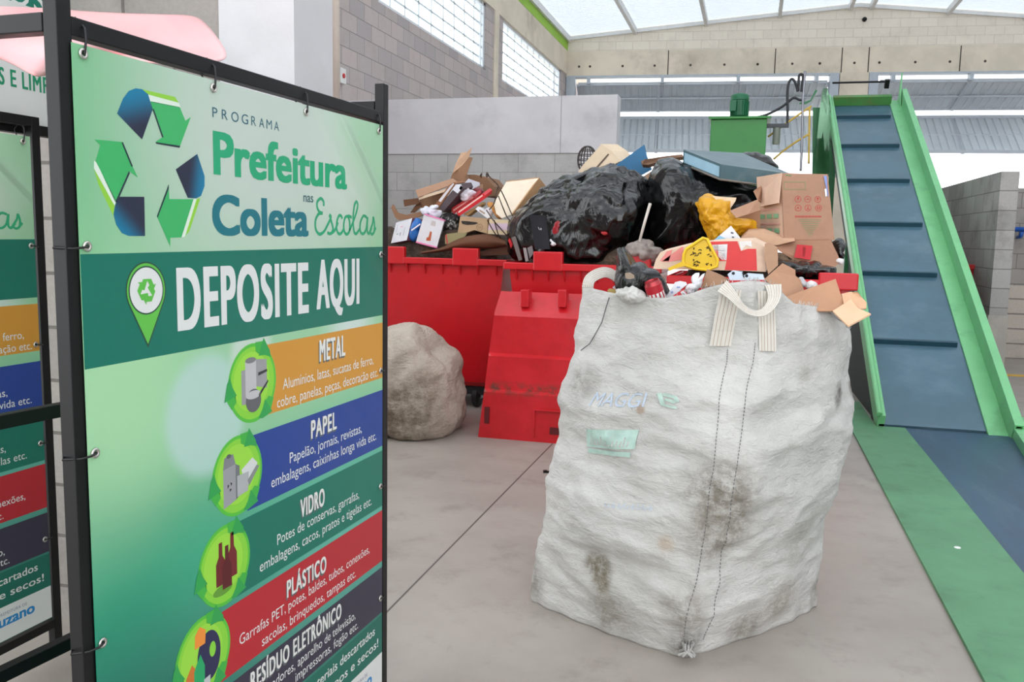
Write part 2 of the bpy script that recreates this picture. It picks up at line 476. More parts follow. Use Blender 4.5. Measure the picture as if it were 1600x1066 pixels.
# ================================================================ banner stands
m_black = M('black_painted_steel', (9, 9, 11), .45, .08, 8, spec=.35)
m_tie = M('black_nylon', (20, 20, 22), .4, .05)
m_eye = M('eyelet_metal', (205, 200, 195), .3, .05, metal=.9)

def glyphs(txt, bold=0.0, res=3, _c={}):
    key = (txt, bold)
    if key in _c: return _c[key]
    cu = bpy.data.curves.new('lettering', 'FONT'); cu.body = txt; cu.size = 1; cu.space_character = 1.14 if txt.isupper() and len(txt) > 3 and txt != 'MAGGI' else 1.0; cu.offset = bold; cu.resolution_u = 3 if len(txt) > 8 else 7
    ob = bpy.data.objects.new('lettering', cu); COL.objects.link(ob)
    bpy.context.view_layer.update()
    ev = ob.evaluated_get(bpy.context.evaluated_depsgraph_get()); me = ev.to_mesh()
    V = [(v.co.x, v.co.y) for v in me.vertices]; Fc = [tuple(p.vertices) for p in me.polygons]
    ev.to_mesh_clear(); bpy.data.objects.remove(ob); bpy.data.curves.remove(cu)
    _c[key] = (V, Fc); return V, Fc
def cap_h(bold=0.0):
    V, _ = glyphs('H', bold); ys = [v[1] for v in V]; return min(ys), max(ys)
def text(mb, txt, u0, u1, z0, cap, f, m=0, bold=0.0, shear=0, nd=Vector((0, -1, 0))):
    # weight is added by overprinting the same letters shifted by the stroke gain
    if bold:
        g = bold * cap
        for i, (gx, gz) in enumerate(((0, 0), (-1, -1), (-1, 1), (1, -1), (1, 1), (0, 1), (0, -1))):
            du, dz = g * gx, g * .55 * gz
            text(mb, txt, u0 + g + du, u1 - g + du, z0 + g * .55 + dz, cap - g * 1.1, (lambda u, z, k=i: Vector(f(u, z)) + nd * (k * .00001)), m, 0.0, shear)
        return
    V, Fc = glyphs(txt, bold); lo, hi = cap_h(bold)
    x0 = min(v[0] for v in V); x1 = max(v[0] for v in V)
    sx = (u1 - u0) / (x1 - x0); sy = cap / (hi - lo)
    mb.add([f(u0 + (x - x0) * sx + shear * (y - lo) * sy, z0 + (y - lo) * sy) for x, y in V], Fc, m)
def disc2(c, rx, ry=None, n=40, a0=0, a1=2 * pi):
    ry = rx if ry is None else ry
    return [(c[0] + rx * cos(a0 + (a1 - a0) * i / n), c[1] + ry * sin(a0 + (a1 - a0) * i / n)) for i in range(n)]
def catmull(P, k=6):
    out = []
    for i in range(len(P) - 1):
        a, b, c, d = P[max(i - 1, 0)], P[i], P[i + 1], P[min(i + 2, len(P) - 1)]
        for j in range(k):
            t = j / k
            out.append(tuple(.5 * (2 * b[q] + (c[q] - a[q]) * t + (2 * a[q] - 5 * b[q] + 4 * c[q] - d[q]) * t * t + (3 * b[q] - a[q] - 3 * c[q] + d[q]) * t ** 3) for q in range(len(b))))
    out.append(tuple(P[-1])); return out

def vinyl(name, c=None, art=False, c2=None, grad=None):
    k = NT(name)
    tc = k.n('ShaderNodeTexCoord').outputs['Object']
    sx = k.n('ShaderNodeSeparateXYZ'); k.l(tc, sx.inputs[0]); u, z = sx.outputs[0], sx.outputs[2]
    def spot(cu, cz, r0, r1, sxx=1.0):
        a = k.math('MULTIPLY', k.math('SUBTRACT', u, cu), sxx); b = k.math('SUBTRACT', z, cz)
        d = k.math('SQRT', k.math('ADD', k.math('MULTIPLY', a, a), k.math('MULTIPLY', b, b)))
        return k.ramp(d, r1, r0)
    if art:   # printed blurred-lights picture of the banner
        col = k.mixc(k.ramp(z, 1.12, .74), lin((146, 198, 154)), lin((44, 150, 116)))
        col = k.mixc(k.ramp(z, .86, .5), col, lin((20, 104, 88)))
        col = k.mixc(k.math('MULTIPLY', spot(.0, 1.72, .05, .42, .8), .75), col, lin((70, 172, 104)))
        col = k.mixc(k.math('MULTIPLY', spot(.60, 1.72, .10, .55, .7), .95), col, lin((190, 202, 193)))
        col = k.mixc(k.math('MULTIPLY', spot(.95, 1.62, .0, .25), .45), col, lin((208, 210, 206)))
        col = k.mixc(k.math('MULTIPLY', spot(1.05, 1.78, .0, .25), .5), col, lin((140, 192, 146)))
        col = k.mixc(k.math('MULTIPLY', spot(.1, 1.2, .05, .30), .75), col, lin((164, 212, 164)))
        col = k.mixc(k.math('MULTIPLY', spot(.30, .82, .0, .22), .5), col, lin((52, 164, 122)))
        col = k.mixc(k.math('MULTIPLY', spot(.335, 1.10, .11, .155), .8), col, lin((178, 208, 202)))
        col = k.mixc(k.math('MULTIPLY', spot(.50, 1.21, .06, .10), .6), col, lin((212, 214, 214)))
        col = k.mixc(k.math('MULTIPLY', spot(.97, 1.235, .02, .20), .8), col, lin((208, 218, 218)))
        col = k.mixc(k.math('MULTIPLY', spot(1.0, .64, .02, .5, .5), .6), col, lin((116, 196, 178)))
        k.l(col, k.b.inputs['Base Color'])
    elif grad:   # two printed colours blended between two points
        (p0, p1) = grad
        d = k.math('ADD', k.math('MULTIPLY', k.math('SUBTRACT', u, p0[0]), p1[0] - p0[0]), k.math('MULTIPLY', k.math('SUBTRACT', z, p0[1]), p1[1] - p0[1]))
        l2 = (p1[0] - p0[0]) ** 2 + (p1[1] - p0[1]) ** 2
        k.l(k.mixc(k.ramp(k.math('DIVIDE', d, l2), 0, 1), lin(c), lin(c2)), k.b.inputs['Base Color'])
    else:
        k.b.inputs['Base Color'].default_value = lin(c)
    k.b.inputs['Roughness'].default_value = .38
    k.b.inputs['Specular IOR Level'].default_value = .45
    # creases fanning from the far upper corner, faint elsewhere
    w = k.n('ShaderNodeMapping'); k.l(tc, w.inputs[0]); w.vector_type = 'TEXTURE'; w.inputs['Rotation'].default_value = (0, radians(42), 0); w.inputs['Scale'].default_value = (1.2, 1, .16)
    msk = k.math('MULTIPLY_ADD', spot(1.12, 1.70, .05, .42), .95, .06)
    h = k.math('MULTIPLY', k.noise(w.outputs[0], 1.5, 1.2, .4, .5), msk)
    k.l(k.bump(h, .9, .05), k.b.inputs['Normal'])
    return k.mat
VC = {}
def vm(c):
    if c not in VC: VC[c] = vinyl('printed_vinyl_%d' % len(VC), c)
    return VC[c]
BAN_L = 1.165
BMATS = [vinyl('banner_vinyl', art=True)]
def bm_i(mat):
    if mat not in BMATS: BMATS.append(mat)
    return BMATS.index(mat)
WHITE = (216, 218, 216)

def banner_mesh():
    mb = MB(); mb.prism([(0, 0, .04), (BAN_L, 0, .04), (BAN_L, 0, 1.82), (0, 0, 1.815)], (0, .0015, 0))
    def F(layer): return lambda u, z: (u, -.00018 * layer, z)
    def shape(pts, c, layer=1, mat=None):
        f = F(layer); mb.poly([f(*p) for p in pts], bm_i(mat or vm(c)))
    def T(s, u0, u1, z0, cap, c=WHITE, bold=0.0, layer=3, shear=0):
        text(mb, s, u0, u1, z0, cap, F(layer), bm_i(vm(c)), bold, shear)
    def TS(s, u0, u1, z0, cap, bold=.0):       # white heading with its printed grey drop shadow
        T(s, u0 - .004, u1 - .004, z0 - .005, cap, (90, 98, 100), bold, 3); T(s, u0, u1, z0, cap, (222, 222, 218), bold, 4)
    # chasing-arrows emblem
    g1 = ((64, 172, 108), (58, 170, 90)); lime = (140, 200, 62)
    rc = {'d1': [(0.099, 1.709), (0.115, 1.738), (0.13, 1.754), (0.148, 1.762), (0.165, 1.763), (0.181, 1.756), (0.192, 1.729), (0.161, 1.669)],
          'l1': [(0.165, 1.763), (0.256, 1.763), (0.268, 1.753), (0.187, 1.747)],
          'w1': [(0.174, 1.756), (0.268, 1.753), (0.273, 1.744), (0.185, 1.743)],
          'g1': [(0.187, 1.744), (0.27, 1.745), (0.286, 1.72), (0.303, 1.73), (0.268, 1.668), (0.197, 1.668), (0.216, 1.679), (0.192, 1.729)],
          'd2': [(0.32, 1.657), (0.342, 1.613), (0.341, 1.592), (0.329, 1.571), (0.313, 1.565), (0.287, 1.565), (0.253, 1.62)],
          'g2': [(0.231, 1.589), (0.232, 1.56), (0.305, 1.563), (0.265, 1.484), (0.232, 1.483), (0.231, 1.465), (0.195, 1.525)],
          'w2': [(0.305, 1.563), (0.315, 1.564), (0.276, 1.486), (0.264, 1.483)],
          'l2': [(0.315, 1.564), (0.327, 1.566), (0.29, 1.497), (0.276, 1.486)],
          'd3': [(0.098, 1.558), (0.162, 1.561), (0.161, 1.486), (0.118, 1.486), (0.101, 1.491), (0.087, 1.507), (0.082, 1.525), (0.087, 1.543)],
          'g3': [(0.042, 1.656), (0.111, 1.659), (0.124, 1.632), (0.147, 1.596), (0.124, 1.607), (0.087, 1.548), (0.044, 1.619), (0.056, 1.648)],
          'w3': [(0.04, 1.619), (0.045, 1.616), (0.089, 1.55), (0.085, 1.541), (0.039, 1.605)],
          'l3': [(0.039, 1.605), (0.085, 1.541), (0.081, 1.523), (0.048, 1.578)]}
    dk = (34, 40, 62); tl = (12, 118, 156)
    md = [vinyl('arrow_fold_a', dk, c2=tl, grad=((.155, 1.69), (.135, 1.755))), vinyl('arrow_fold_b', dk, c2=tl, grad=((.29, 1.61), (.34, 1.60))), vinyl('arrow_fold_c', dk, c2=tl, grad=((.125, 1.535), (.09, 1.495)))]
    for i in '123':
        shape(rc['l' + i], lime, 1); shape(rc['w' + i], (214, 228, 214), 2); shape(rc['g' + i], (58, 172, 98), 2); shape(rc['d' + i], None, 3, md[int(i) - 1])
    for a, b, c, d in (((.192, 1.729), (.216, 1.679), (.220, 1.680), (.195, 1.731)), ((.197, 1.668), (.268, 1.668), (.266, 1.664), (.199, 1.665)), ((.195, 1.525), (.231, 1.589), (.231, 1.581), (.197, 1.522)), ((.111, 1.659), (.134, 1.617), (.131, 1.615), (.108, 1.657)), ((.124, 1.607), (.087, 1.548), (.091, 1.547), (.126, 1.603))):
        shape([a, b, c, d], (28, 46, 58), 4)
    # title
    x = .372
    for ch, xx, w in (('P', .372, .017), ('R', .404, .020), ('O', .437, .026), ('G', .474, .024), ('R', .510, .018), ('A', .540, .020), ('M', .569, .022), ('A', .600, .020)):
        T(ch, xx, xx + w, 1.739, .021, (52, 98, 114))
    T('Prefeitura', .372, .948, 1.619, .092, (32, 160, 112), .052)
    T('Coleta', .364, .748, 1.489, .088, (22, 112, 124), .058)
    T('nas', .725, .772, 1.576, .024, (60, 100, 104), .02)
    SCR = [[(0.823, 1.569), (0.823, 1.58), (0.809, 1.588), (0.792, 1.579), (0.791, 1.564), (0.803, 1.552), (0.816, 1.55), (0.797, 1.547), (0.782, 1.53), (0.783, 1.508), (0.8, 1.495), (0.822, 1.501), (0.839, 1.516), (0.86, 1.54), (0.852, 1.547)],
           [(0.852, 1.547), (0.863, 1.528), (0.871, 1.509), (0.859, 1.497), (0.841, 1.499)], [(0.859, 1.497), (0.880, 1.506), (.898, 1.528)], [(0.921, 1.538), (0.914, 1.546), (0.902, 1.545), (0.892, 1.530), (0.890, 1.511), (0.899, 1.498), (0.914, 1.498), (.931, 1.512)],
           [(0.954, 1.546), (0.937, 1.542), (0.929, 1.522), (0.933, 1.502), (0.947, 1.496), (0.961, 1.506), (0.962, 1.53), (0.954, 1.546), (0.974, 1.543)],
           [(0.961, 1.506), (0.991, 1.543), (1.009, 1.576), (1.001, 1.588), (0.989, 1.575), (0.982, 1.543), (0.986, 1.507), (0.999, 1.498), (1.02, 1.511)],
           [(1.063, 1.545), (1.042, 1.549), (1.024, 1.528), (1.024, 1.505), (1.041, 1.498), (1.059, 1.512), (1.068, 1.545), (1.066, 1.508), (1.077, 1.499), (1.093, 1.516)],
           [(1.077, 1.499), (1.099, 1.529), (1.104, 1.546), (1.111, 1.525), (1.108, 1.504), (1.095, 1.497), (1.086, 1.502)], [(1.108, 1.504), (1.12, 1.517)]]
    for q, st in enumerate(SCR):
        st = catmull(st)
        for i in range(len(st) - 1): mb.ribbon(st[max(i - 1, 0):i + 2], .0085, (lambda u, z, kk=3 + .02 * (i + 30 * q) / 10: F(kk)(u, z)), bm_i(vm((42, 160, 112))))
    # heading band with the pin
    teal = (10, 110, 92)
    shape([(0, 1.247), (BAN_L, 1.252), (BAN_L, 1.460), (0, 1.453)], teal)
    T('DEPOSITE', .246, .746, 1.292, .130, WHITE, .036); T('AQUI', .784, 1.018, 1.297, .130, WHITE, .036)
    def pin(g, c, lay):
        pc = (.160, 1.381); r = .0545 - g
        pts = [(pc[0] + r * cos(a), pc[1] + r * 1.02 * sin(a)) for a in [radians(-25 + 230 * i / 40) for i in range(41)]]
        pts.append((.160, 1.268 + g * 2.4)); shape(pts, c, lay)
    pin(0, (40, 74, 58), 2); pin(.003, (94, 184, 72), 3)
    shape(disc2((.160, 1.381), .0475), (40, 74, 58), 4); shape(disc2((.160, 1.381), .0445), WHITE, 5)
    for q in range(3):       # little chasing arrows
        a = q * 2 * pi / 3
        def rt(p): return (.160 + p[0] * cos(a) - p[1] * sin(a), 1.381 + p[0] * sin(a) + p[1] * cos(a))
        shape([rt(p) for p in ((-.018, .004), (-.009, .022), (.004, .022), (-.006, .000))], (90, 182, 70), 6 + q * .3)
        shape([rt(p) for p in ((-.001, .022), (.013, .022), (.020, .010), (.026, .012), (.018, -.002), (.004, .004), (.010, .006), (.004, .016))], (90, 182, 70), 7 + q * .5)
    # material bands
    def band(u0, z0, z1, c): shape([(u0, z0), (BAN_L, z0), (BAN_L, z1), (u0, z1)], c)
    band(.53, 1.058, 1.229, (202, 142, 50)); band(.47, .843, 1.020, (30, 62, 140)); band(.42, .650, .828, teal)
    band(.335, .470, .636, (178, 34, 44)); band(.26, .300, .450, (52, 48, 66)); band(.0, .166, .292, (12, 102, 86)); band(0, .042, .166, WHITE)
    TS('METAL', .797, .935, 1.156, .058, .03)
    T('Alumínios, latas, sucatas de ferro,', .623, 1.104, 1.109, .027); T('cobre, panelas, peças, decoração etc.', .597, 1.134, 1.067, .027)
    TS('PAPEL', .752, .885, .955, .049, .03)
    T('Papelão, jornais, revistas,', .650, 1.031, .914, .027); T('embalagens, caixinhas longa vida etc.', .568, 1.123, .872, .027)
    TS('VIDRO', .697, .818, .755, .049, .03)
    T('Potes de conservas, garrafas,', .590, 1.014, .718, .027); T('embalagens, cacos, pratos e tigelas etc.', .515, 1.093, .675, .027)
    TS('PLÁSTICO', .630, .825, .563, .046, .03)
    T('Garrafas PET, potes, baldes, tubos, conexões,', .430, 1.079, .527, .026); T('sacolas, brinquedos, tampas etc.', .519, .993, .483, .026)
    TS('RESÍDUO ELETRÔNICO', .470, .907, .392, .046, .03)
    T('Computadores, aparelho de televisão,', .44, .990, .353, .026); T('impressoras, fogão etc.', .665, 1.006, .316, .026)
    T('materiais descartados', .72, 1.115, .246, .028, WHITE, .015); T('limpos e secos!', .80, 1.138, .196, .028, WHITE, .015)
    T('PREFEITURA DE', .955, 1.065, .134, .011, (120, 130, 150)); T('Suzano', .925, 1.095, .094, .040, (34, 130, 190), .05)
    # round pictures with arrows
    for (cx, cz, kind) in ((.50, 1.145, 0), (.437, .938, 1), (.383, .742, 2), (.302, .56, 3), (.222, .36, 4)):
        shape(disc2((cx, cz), .094), (84, 186, 60), 2); shape(disc2((cx, cz), .086), (132, 204, 60), 3); shape(disc2((cx - .005, cz + .004), .070), (150, 212, 66), 4)
        for a in (radians(52), radians(180), radians(-62)):
            def rt(r, b, t=0): return (cx + r * cos(a + b), cz + r * sin(a + b))
            shape([rt(.066, .30), rt(.112, .26), rt(.098, -.12), rt(.090, -.28), rt(.078, -.02)], (44, 156, 76), 5)
            shape([rt(.096, .55), rt(.074, .50), rt(.070, .24), rt(.104, .24)], (64, 172, 66), 4)
        if kind == 0:
            g = [(150, 150, 152), (186, 186, 188), (120, 120, 124), (96, 96, 100)]
            shape([(cx - .045, cz - .045), (cx + .005, cz - .05), (cx + .005, cz + .035), (cx - .045, cz + .035)], g[0], 5)
            shape([(cx - .030, cz - .03), (cx + .012, cz - .03), (cx + .012, cz + .055), (cx - .030, cz + .055)], g[1], 6)
            shape(disc2((cx - .009, cz + .055), .021, .007, 16), g[2], 7); shape([(cx + .012, cz - .01), (cx + .055, cz - .02), (cx + .055, cz + .05), (cx + .012, cz + .055)], g[0], 5)
            shape([(cx + .02, cz + .022), (cx + .056, cz + .026), (cx + .056, cz + .020), (cx + .02, cz + .014)], (50, 50, 54), 7)
            shape(disc2((cx, cz - .042), .030, .028, 20), g[3], 7); shape(disc2((cx, cz - .028), .030, .010, 20), g[1], 8)
            shape([(cx + .02, cz - .03), (cx + .06, cz + .000), (cx + .06, cz - .006), (cx + .022, cz - .038)], (50, 50, 54), 8)
        elif kind == 1:
            shape([(cx - .055, cz - .065), (cx - .010, cz - .055), (cx - .010, cz + .030), (cx - .055, cz + .025)], (150, 152, 156), 5)
            shape([(cx - .055, cz + .025), (cx - .010, cz + .030), (cx - .018, cz + .055), (cx - .050, cz + .052)], (126, 128, 132), 6)
            shape(disc2((cx - .034, cz + .053), .009, .005, 12), (90, 92, 96), 7)
            shape([(cx - .010, cz - .055), (cx + .005, cz - .048), (cx + .005, cz + .022), (cx - .010, cz + .030)], (112, 114, 118), 6)
            shape([(cx - .005, cz - .05), (cx + .035, cz - .045), (cx + .04, cz + .0), (cx - .005, cz + .0)], (168, 172, 174), 7)
            shape([(cx + .03, cz - .04), (cx + .075, cz + .012), (cx + .055, cz + .03), (cx + .012, cz + .01)], (206, 210, 208), 6)
            shape([(cx + .04, cz - .035), (cx + .082, cz + .004), (cx + .07, cz + .008), (cx + .034, cz - .02)], (130, 134, 132), 8)
            for q in range(3):
                b = q * 2 * pi / 3 + .5; c1 = (cx - .032 + .010 * cos(b), cz - .018 + .012 * sin(b))
                shape([c1, (c1[0] + .008 * cos(b + 2.2), c1[1] + .010 * sin(b + 2.2)), (c1[0] + .006 * cos(b + 3.4), c1[1] + .007 * sin(b + 3.4))], (40, 42, 46), 8)
        elif kind == 2:
            for bx, bz, h, c in ((-.016, -.042, .10, (104, 30, 34)), (.026, -.036, .105, (112, 32, 36)), (.006, -.055, .10, (88, 22, 28))):
                x, z = cx + bx, cz + bz
                shape([(x - .017, z), (x + .017, z), (x + .017, z + h * .52), (x + .007, z + h * .68), (x + .006, z + h), (x - .006, z + h), (x - .007, z + h * .68), (x - .017, z + h * .52)], c, 5 + (bx == .006))
            shape(disc2((cx - .01, cz - .055), .035, .012, 20), (96, 150, 50), 4.5)
        elif kind == 3:
            shape(disc2((cx + .018, cz - .005), .040, .058, 24), (40, 40, 78), 5); shape(disc2((cx + .03, cz + .005), .011, .018, 16), (132, 204, 60), 6)
            shape([(cx - .03, cz + .03), (cx + .005, cz + .03), (cx + .008, cz + .06), (cx - .012, cz + .075), (cx - .028, cz + .06)], (232, 140, 54), 6)
            shape([(cx - .06, cz - .075), (cx - .025, cz - .07), (cx - .025, cz - .02), (cx - .04, cz + .0), (cx - .06, cz - .025)], (200, 112, 44), 6)
            shape([(cx - .035, cz - .08), (cx + .0, cz - .075), (cx + .002, cz - .02), (cx - .012, cz + .012), (cx - .034, cz - .02)], (30, 160, 96), 7)
            shape([(cx - .002, cz - .085), (cx + .018, cz - .08), (cx + .02, cz - .05), (cx - .002, cz - .052)], (186, 190, 192), 8)
        else:
            shape([(cx - .05, cz - .03), (cx + .04, cz - .03), (cx + .04, cz + .04), (cx - .05, cz + .04)], (60, 64, 72), 5)
    return mb

A0 = Vector((-1.141, 1.273, 0)); BAN_RZ = atan2(2.419 - 1.273, -1.080 + 1.141)
def rail_box(mb, u0, u1, z0, z1, y0=.004, y1=.034): mb.box(u0, u1, y0, y1, z0, z1)
ban_me = None
def stand(label, loc, top, finial, feet_z):
    global ban_me
    r = thing('banner_stand', label, 'banner', loc, BAN_RZ, None)
    for u in (-.026, 1.178):
        mb = MB(); rail_box(mb, u, u + .032, 0, top + finial)
        part('post', mb, m_black, r, local=True, bevel=.002)
    mb = MB(); rail_box(mb, .006, 1.178, 1.828, 1.860); part('top_rail', mb, m_black, r, local=True, bevel=.002)
    mb = MB(); rail_box(mb, .006, 1.178, feet_z, feet_z + .03); part('bottom_rail', mb, m_black, r, local=True, bevel=.002)
    if ban_me is None:
        bo = part('banner', banner_mesh(), BMATS, r, local=True); ban_me = bo.data
    else:
        bo = bpy.data.objects.new('banner', ban_me); COL.objects.link(bo); bo.parent = r; bo.scale.z = .93; bo.location.z = .10
    eyes = [(.014, z, -1) for z in (1.467, 1.091, .726, .35)] + [(1.148, z, 1) for z in (1.437, 1.082, .717, .352)] + [(u, 1.800, 0) for u in (.022, .375, .738, 1.135)]
    for (u, z, s) in eyes:
        if feet_z > .05: z = z * .93 + .10
        mb = MB(); mb.tube([(u + .007 * cos(a), -.003, z + .007 * sin(a)) for a in [2 * pi * i / 16 for i in range(16)]], .0030, 6, 0, True)
        part('eyelet', mb, m_eye, r, True, local=True)
        mb = MB()
        if s: mb.tube([(u, .004, z), (u, -.006, z), (u + s * .014, -.008, z - .002), (u + s * .030, .0, z - .004), (u + s * .052, .02, z - .003), (u + s * .030, .037, z), (u, .012, z)], .0022, 6)
        else: mb.tube([(u, .004, z), (u, -.006, z), (u + .006, -.004, z + .022), (u + .008, .000, z + .045), (u + .007, .018, z + .063), (u + .004, .037, z + .04), (u, .012, z)], .0022, 6)
        part('cable_tie', mb, m_tie, r, True, local=True)
    return r
st1 = stand('large green recycling banner on a black steel frame, in full view at the left front', A0, 1.86, .085, .005)
# loose tie tail and the cross bars of the front stand's cage
D2 = Vector((-1.225, -.066, 0))
st2 = stand('same green banner on a black frame further back, cut off by the left edge', A0 + D2, 1.86, .0, .092)
# cross bar joining the two frames at the top
mb = MB(); yb = .034
mb.box(-.026, .006, .036, 1.19, 1.829, 1.861); part('cross_bar', mb, m_black, st1, local=True, bevel=.002)
mb = MB(); mb.box(1.178, 1.21, .036, 1.19, 1.862, 1.894); part('cross_bar', mb, m_black, st1, local=True, bevel=.002)

# bare inner rack frame between them
ra, rb = at(105, 640, 1.95), at(0, 661, 1.95 * .925)
dv = (rb - ra); dv.z = 0; dv.normalize()
base = Vector((ra.x, ra.y, 0))
z1, z2 = at(105, 638, 1.95).z, at(131, 1019, 1.95).z
rk = thing('rack_frame', 'bare black steel rack frame with two rails beside the front banner post', 'frame', base)
mb = MB(); nn = Vector((-dv.y, dv.x, 0))
pts = [base - dv * .12, base + dv * .36]
for p, nm in ((pts[0], 'post'), (pts[1], 'post')):
    mb = MB(); mb.obox(p + Vector((0, 0, .66)), dv * .014, nn * .014, Vector((0, 0, .66))); part('post', mb, m_black, rk, bevel=.002)
for zz in (z1, z2):
    mb = MB(); c = (pts[0] + pts[1]) / 2; mb.obox(c + Vector((0, 0, zz)), (pts[1] - pts[0]) / 2 - dv * .014, nn * .013, Vector((0, 0, .015))); part('rail', mb, m_black, rk, bevel=.002)

# upper sign behind, standing over the second banner
HX = -2.36
y_r = onX(127, 8, HX).y
zs = lambda px, py: onX(px, py, HX)
zb0 = zs(40, 193).z
hd = thing('header_sign', 'white sign with green lettering above the second banner, under the pink sheet', 'sign', (HX, y_r - .6, zb0))
mb = MB(); mb.box(HX - .02, HX - .005, y_r - 1.25, y_r - .03, zb0, 2.62)
tz = zs(60, 12).z
GB = [vm(WHITE), vm((16, 116, 98)), vm((30, 140, 100)), vm((150, 206, 160))]
fH = lambda l: (lambda u, z: (HX - .005 + .0004 * l, u, z))
mb.poly([fH(1)(y_r - 1.25, tz - .005), fH(1)(y_r - .03, tz - .005), fH(1)(y_r - .03, 2.62), fH(1)(y_r - 1.25, 2.62)], 1)
p0, p1 = zs(0, 131), zs(79, 143); ph = zs(0, 104)
text(mb, 'S E LIMPOS', p0.y, p0.y + (p1.y - p0.y) * 1.33, p0.z, ph.z - p0.z, fH(2), 2, .03, nd=Vector((1, 0, 0)))
text(mb, 'DESCARTADOS', y_r - 1.1, zs(72, 5).y, zs(40, 11).z, .075, fH(2), 0, .01, nd=Vector((1, 0, 0)))
part('sign_panel', mb, GB, hd)
mb = MB(); mb.box(HX - .03, HX + .005, y_r - .03, y_r + .0, zb0 - .05, 2.7); part('post', mb, m_black, hd, bevel=.002)
mb = MB(); mb.box(HX - .03, HX + .005, y_r - 1.28, y_r - 1.25, zb0 - .05, 2.7); part('post', mb, m_black, hd, bevel=.002)
mb = MB(); mb.box(HX - .03, HX + .005, y_r - 1.25, y_r - .03, zb0 - .035, zb0); part('bottom_rail', mb, m_black, hd, bevel=.002)

# pink plastic sheet thrown over the frames
m_pink = M('pink_plastic_sheet', (252, 186, 187), .28, .05, 3, .15, 6, bdist=.02)
rows = [[(-60, 6), (0, 10), (70, 12), (110, 16), (200, 21), (270, 23), (310, 23)],
        [(-60, 24), (0, 26), (70, 28), (112, 30), (200, 36), (290, 44), (335, 50)],
        [(-60, 42), (0, 45), (70, 48), (115, 44), (200, 58), (300, 76), (357, 84)],
        [(-60, 60), (0, 66), (66, 60), (116, 60), (190, 76), (280, 92), (352, 95)],
        [(-60, 88), (0, 82), (56, 122), (82, 118), (150, 92), (210, 92), (268, 100)]]
xs = [-1.66, -1.58, -1.46, -1.34, -1.32]
G_ = [[onX(px, py, xs[j] + .10 * sin(i * 1.7 + j)) for i, (px, py) in enumerate(r)] for j, r in enumerate(rows)]
mb = MB(); mb.add([p for r in G_ for p in r], [(j * 7 + i, j * 7 + i + 1, (j + 1) * 7 + i + 1, (j + 1) * 7 + i) for j in range(4) for i in range(6)])
o = solo('plastic_sheet', 'pink plastic sheet draped over the tops of the banner frames', 'sheet', mb, m_pink, True)
s_ = o.modifiers.new('sub', 'SUBSURF'); s_.levels = s_.render_levels = 3
s_ = o.modifiers.new('thick', 'SOLIDIFY'); s_.thickness = .004
# ================================================================ red bins, lid, sacks
m_red = M('red_plastic', (200, 22, 32), .35, .07, 3, .05, 30, dirt=((120, 30, 30), .35, 3))
m_red_in = M('red_plastic_inside', (150, 20, 26), .5, .1, 3)
m_wheel = M('black_rubber', (26, 26, 28), .6, .1)
m_heap = M('mixed_rubbish_dark', (74, 60, 50), .8, .5, 9, .8, 14, bdist=.05, dirt=((140, 112, 84), .7, 6))

def bin_(label, x0, x1, y0, y1, tabs, ztop=1.305, wheels=True, group=None, th=.088):
    cx, cy = (x0 + x1) / 2, (y0 + y1) / 2
    r = thing('waste_bin', label, 'bin', (cx, cy, 0))
    mb = MB()
    def ring(i, z): return [(x0 + i, y0 + i, z), (x1 - i, y0 + i, z), (x1 - i, y1 - i, z), (x0 + i, y1 - i, z)]
    rings = [ring(.20, .20), ring(.16, .24), ring(.045, ztop - .09), ring(.045, ztop - .01), ring(.075, ztop - .01), ring(.19, .30)]
    for a, b in zip(rings, rings[1:]):
        for i in range(4):
            j = (i + 1) % 4; mb.add([a[i], a[j], b[j], b[i]], [(0, 1, 2, 3)], 0)
    mb.poly(rings[0][::-1]); mb.poly(rings[-1], 0)
    part('body', mb, m_red, r, bevel=.012)
    mb = MB(); t = .04
    for (a, b, c, d) in ((x0, x1, y0, y0 + t), (x0, x1, y1 - t, y1), (x0, x0 + t, y0 + t, y1 - t), (x1 - t, x1, y0 + t, y1 - t)):
        mb.box(a, b, c, d, ztop - .055, ztop)
    part('rim', mb, m_red, r, bevel=.008)
    for tx in tabs:
        mb = MB(); mb.box(tx - .115, tx + .115, y0 - .004, y0 + .055, ztop - .06, ztop + th); part('lid_stop', mb, m_red, r, bevel=.01)
    for i in range(9):
        x = x0 + .10 + (x1 - x0 - .2) * i / 8
        mb = MB(); mb.prism([(x - .006, y0 + .005, ztop - .055), (x - .006, y0 + .05, ztop - .14), (x - .006, y0 + .07, ztop - .055)], (.012, 0, 0)); part('rib', mb, m_red, r)
    mb = MB(); mb.box(x0 + .24, x1 - .24, y0 + .22, y1 - .22, .12, .20); part('base_frame', mb, m_wheel, r, bevel=.01)
    if wheels:
        for sx in (x0 + .33, x1 - .33):
            for sy in (y0 + .3, y1 - .3):
                mb = MB(); mb.lathe([(.03, -.03), (.085, -.03), (.10, -.018), (.10, .018), (.085, .03), (.03, .03)], (sx, sy, .10), (1, 0, 0), 20)
                w = part('wheel', mb, m_wheel, r, 40)
                for fx_ in (sx - .045, sx + .036):
                    mb = MB(); mb.box(fx_, fx_ + .009, sy - .03, sy + .03, .08, .14); subpart('fork_plate', mb, m_greyst, w)
    return r
def tx(px, py, Y): return onY(px, py, Y).x
bin_('red plastic bin at the left, full of boxes and books, behind the white sack', -3.40, onY(792, 400, 6.86).x, 6.86, 7.92, [tx(727, 395, 6.86), tx(612, 395, 6.86)])
bx0, bx1 = onY(786, 410, 6.42).x, onY(1034, 410, 6.42).x
bin_('red plastic bin in the middle, heaped with torn black bags, behind the leaning red lid', bx0, bx1, 6.42, 7.48, [tx(856, 398, 6.42), tx(993, 402, 6.42)], 1.30)
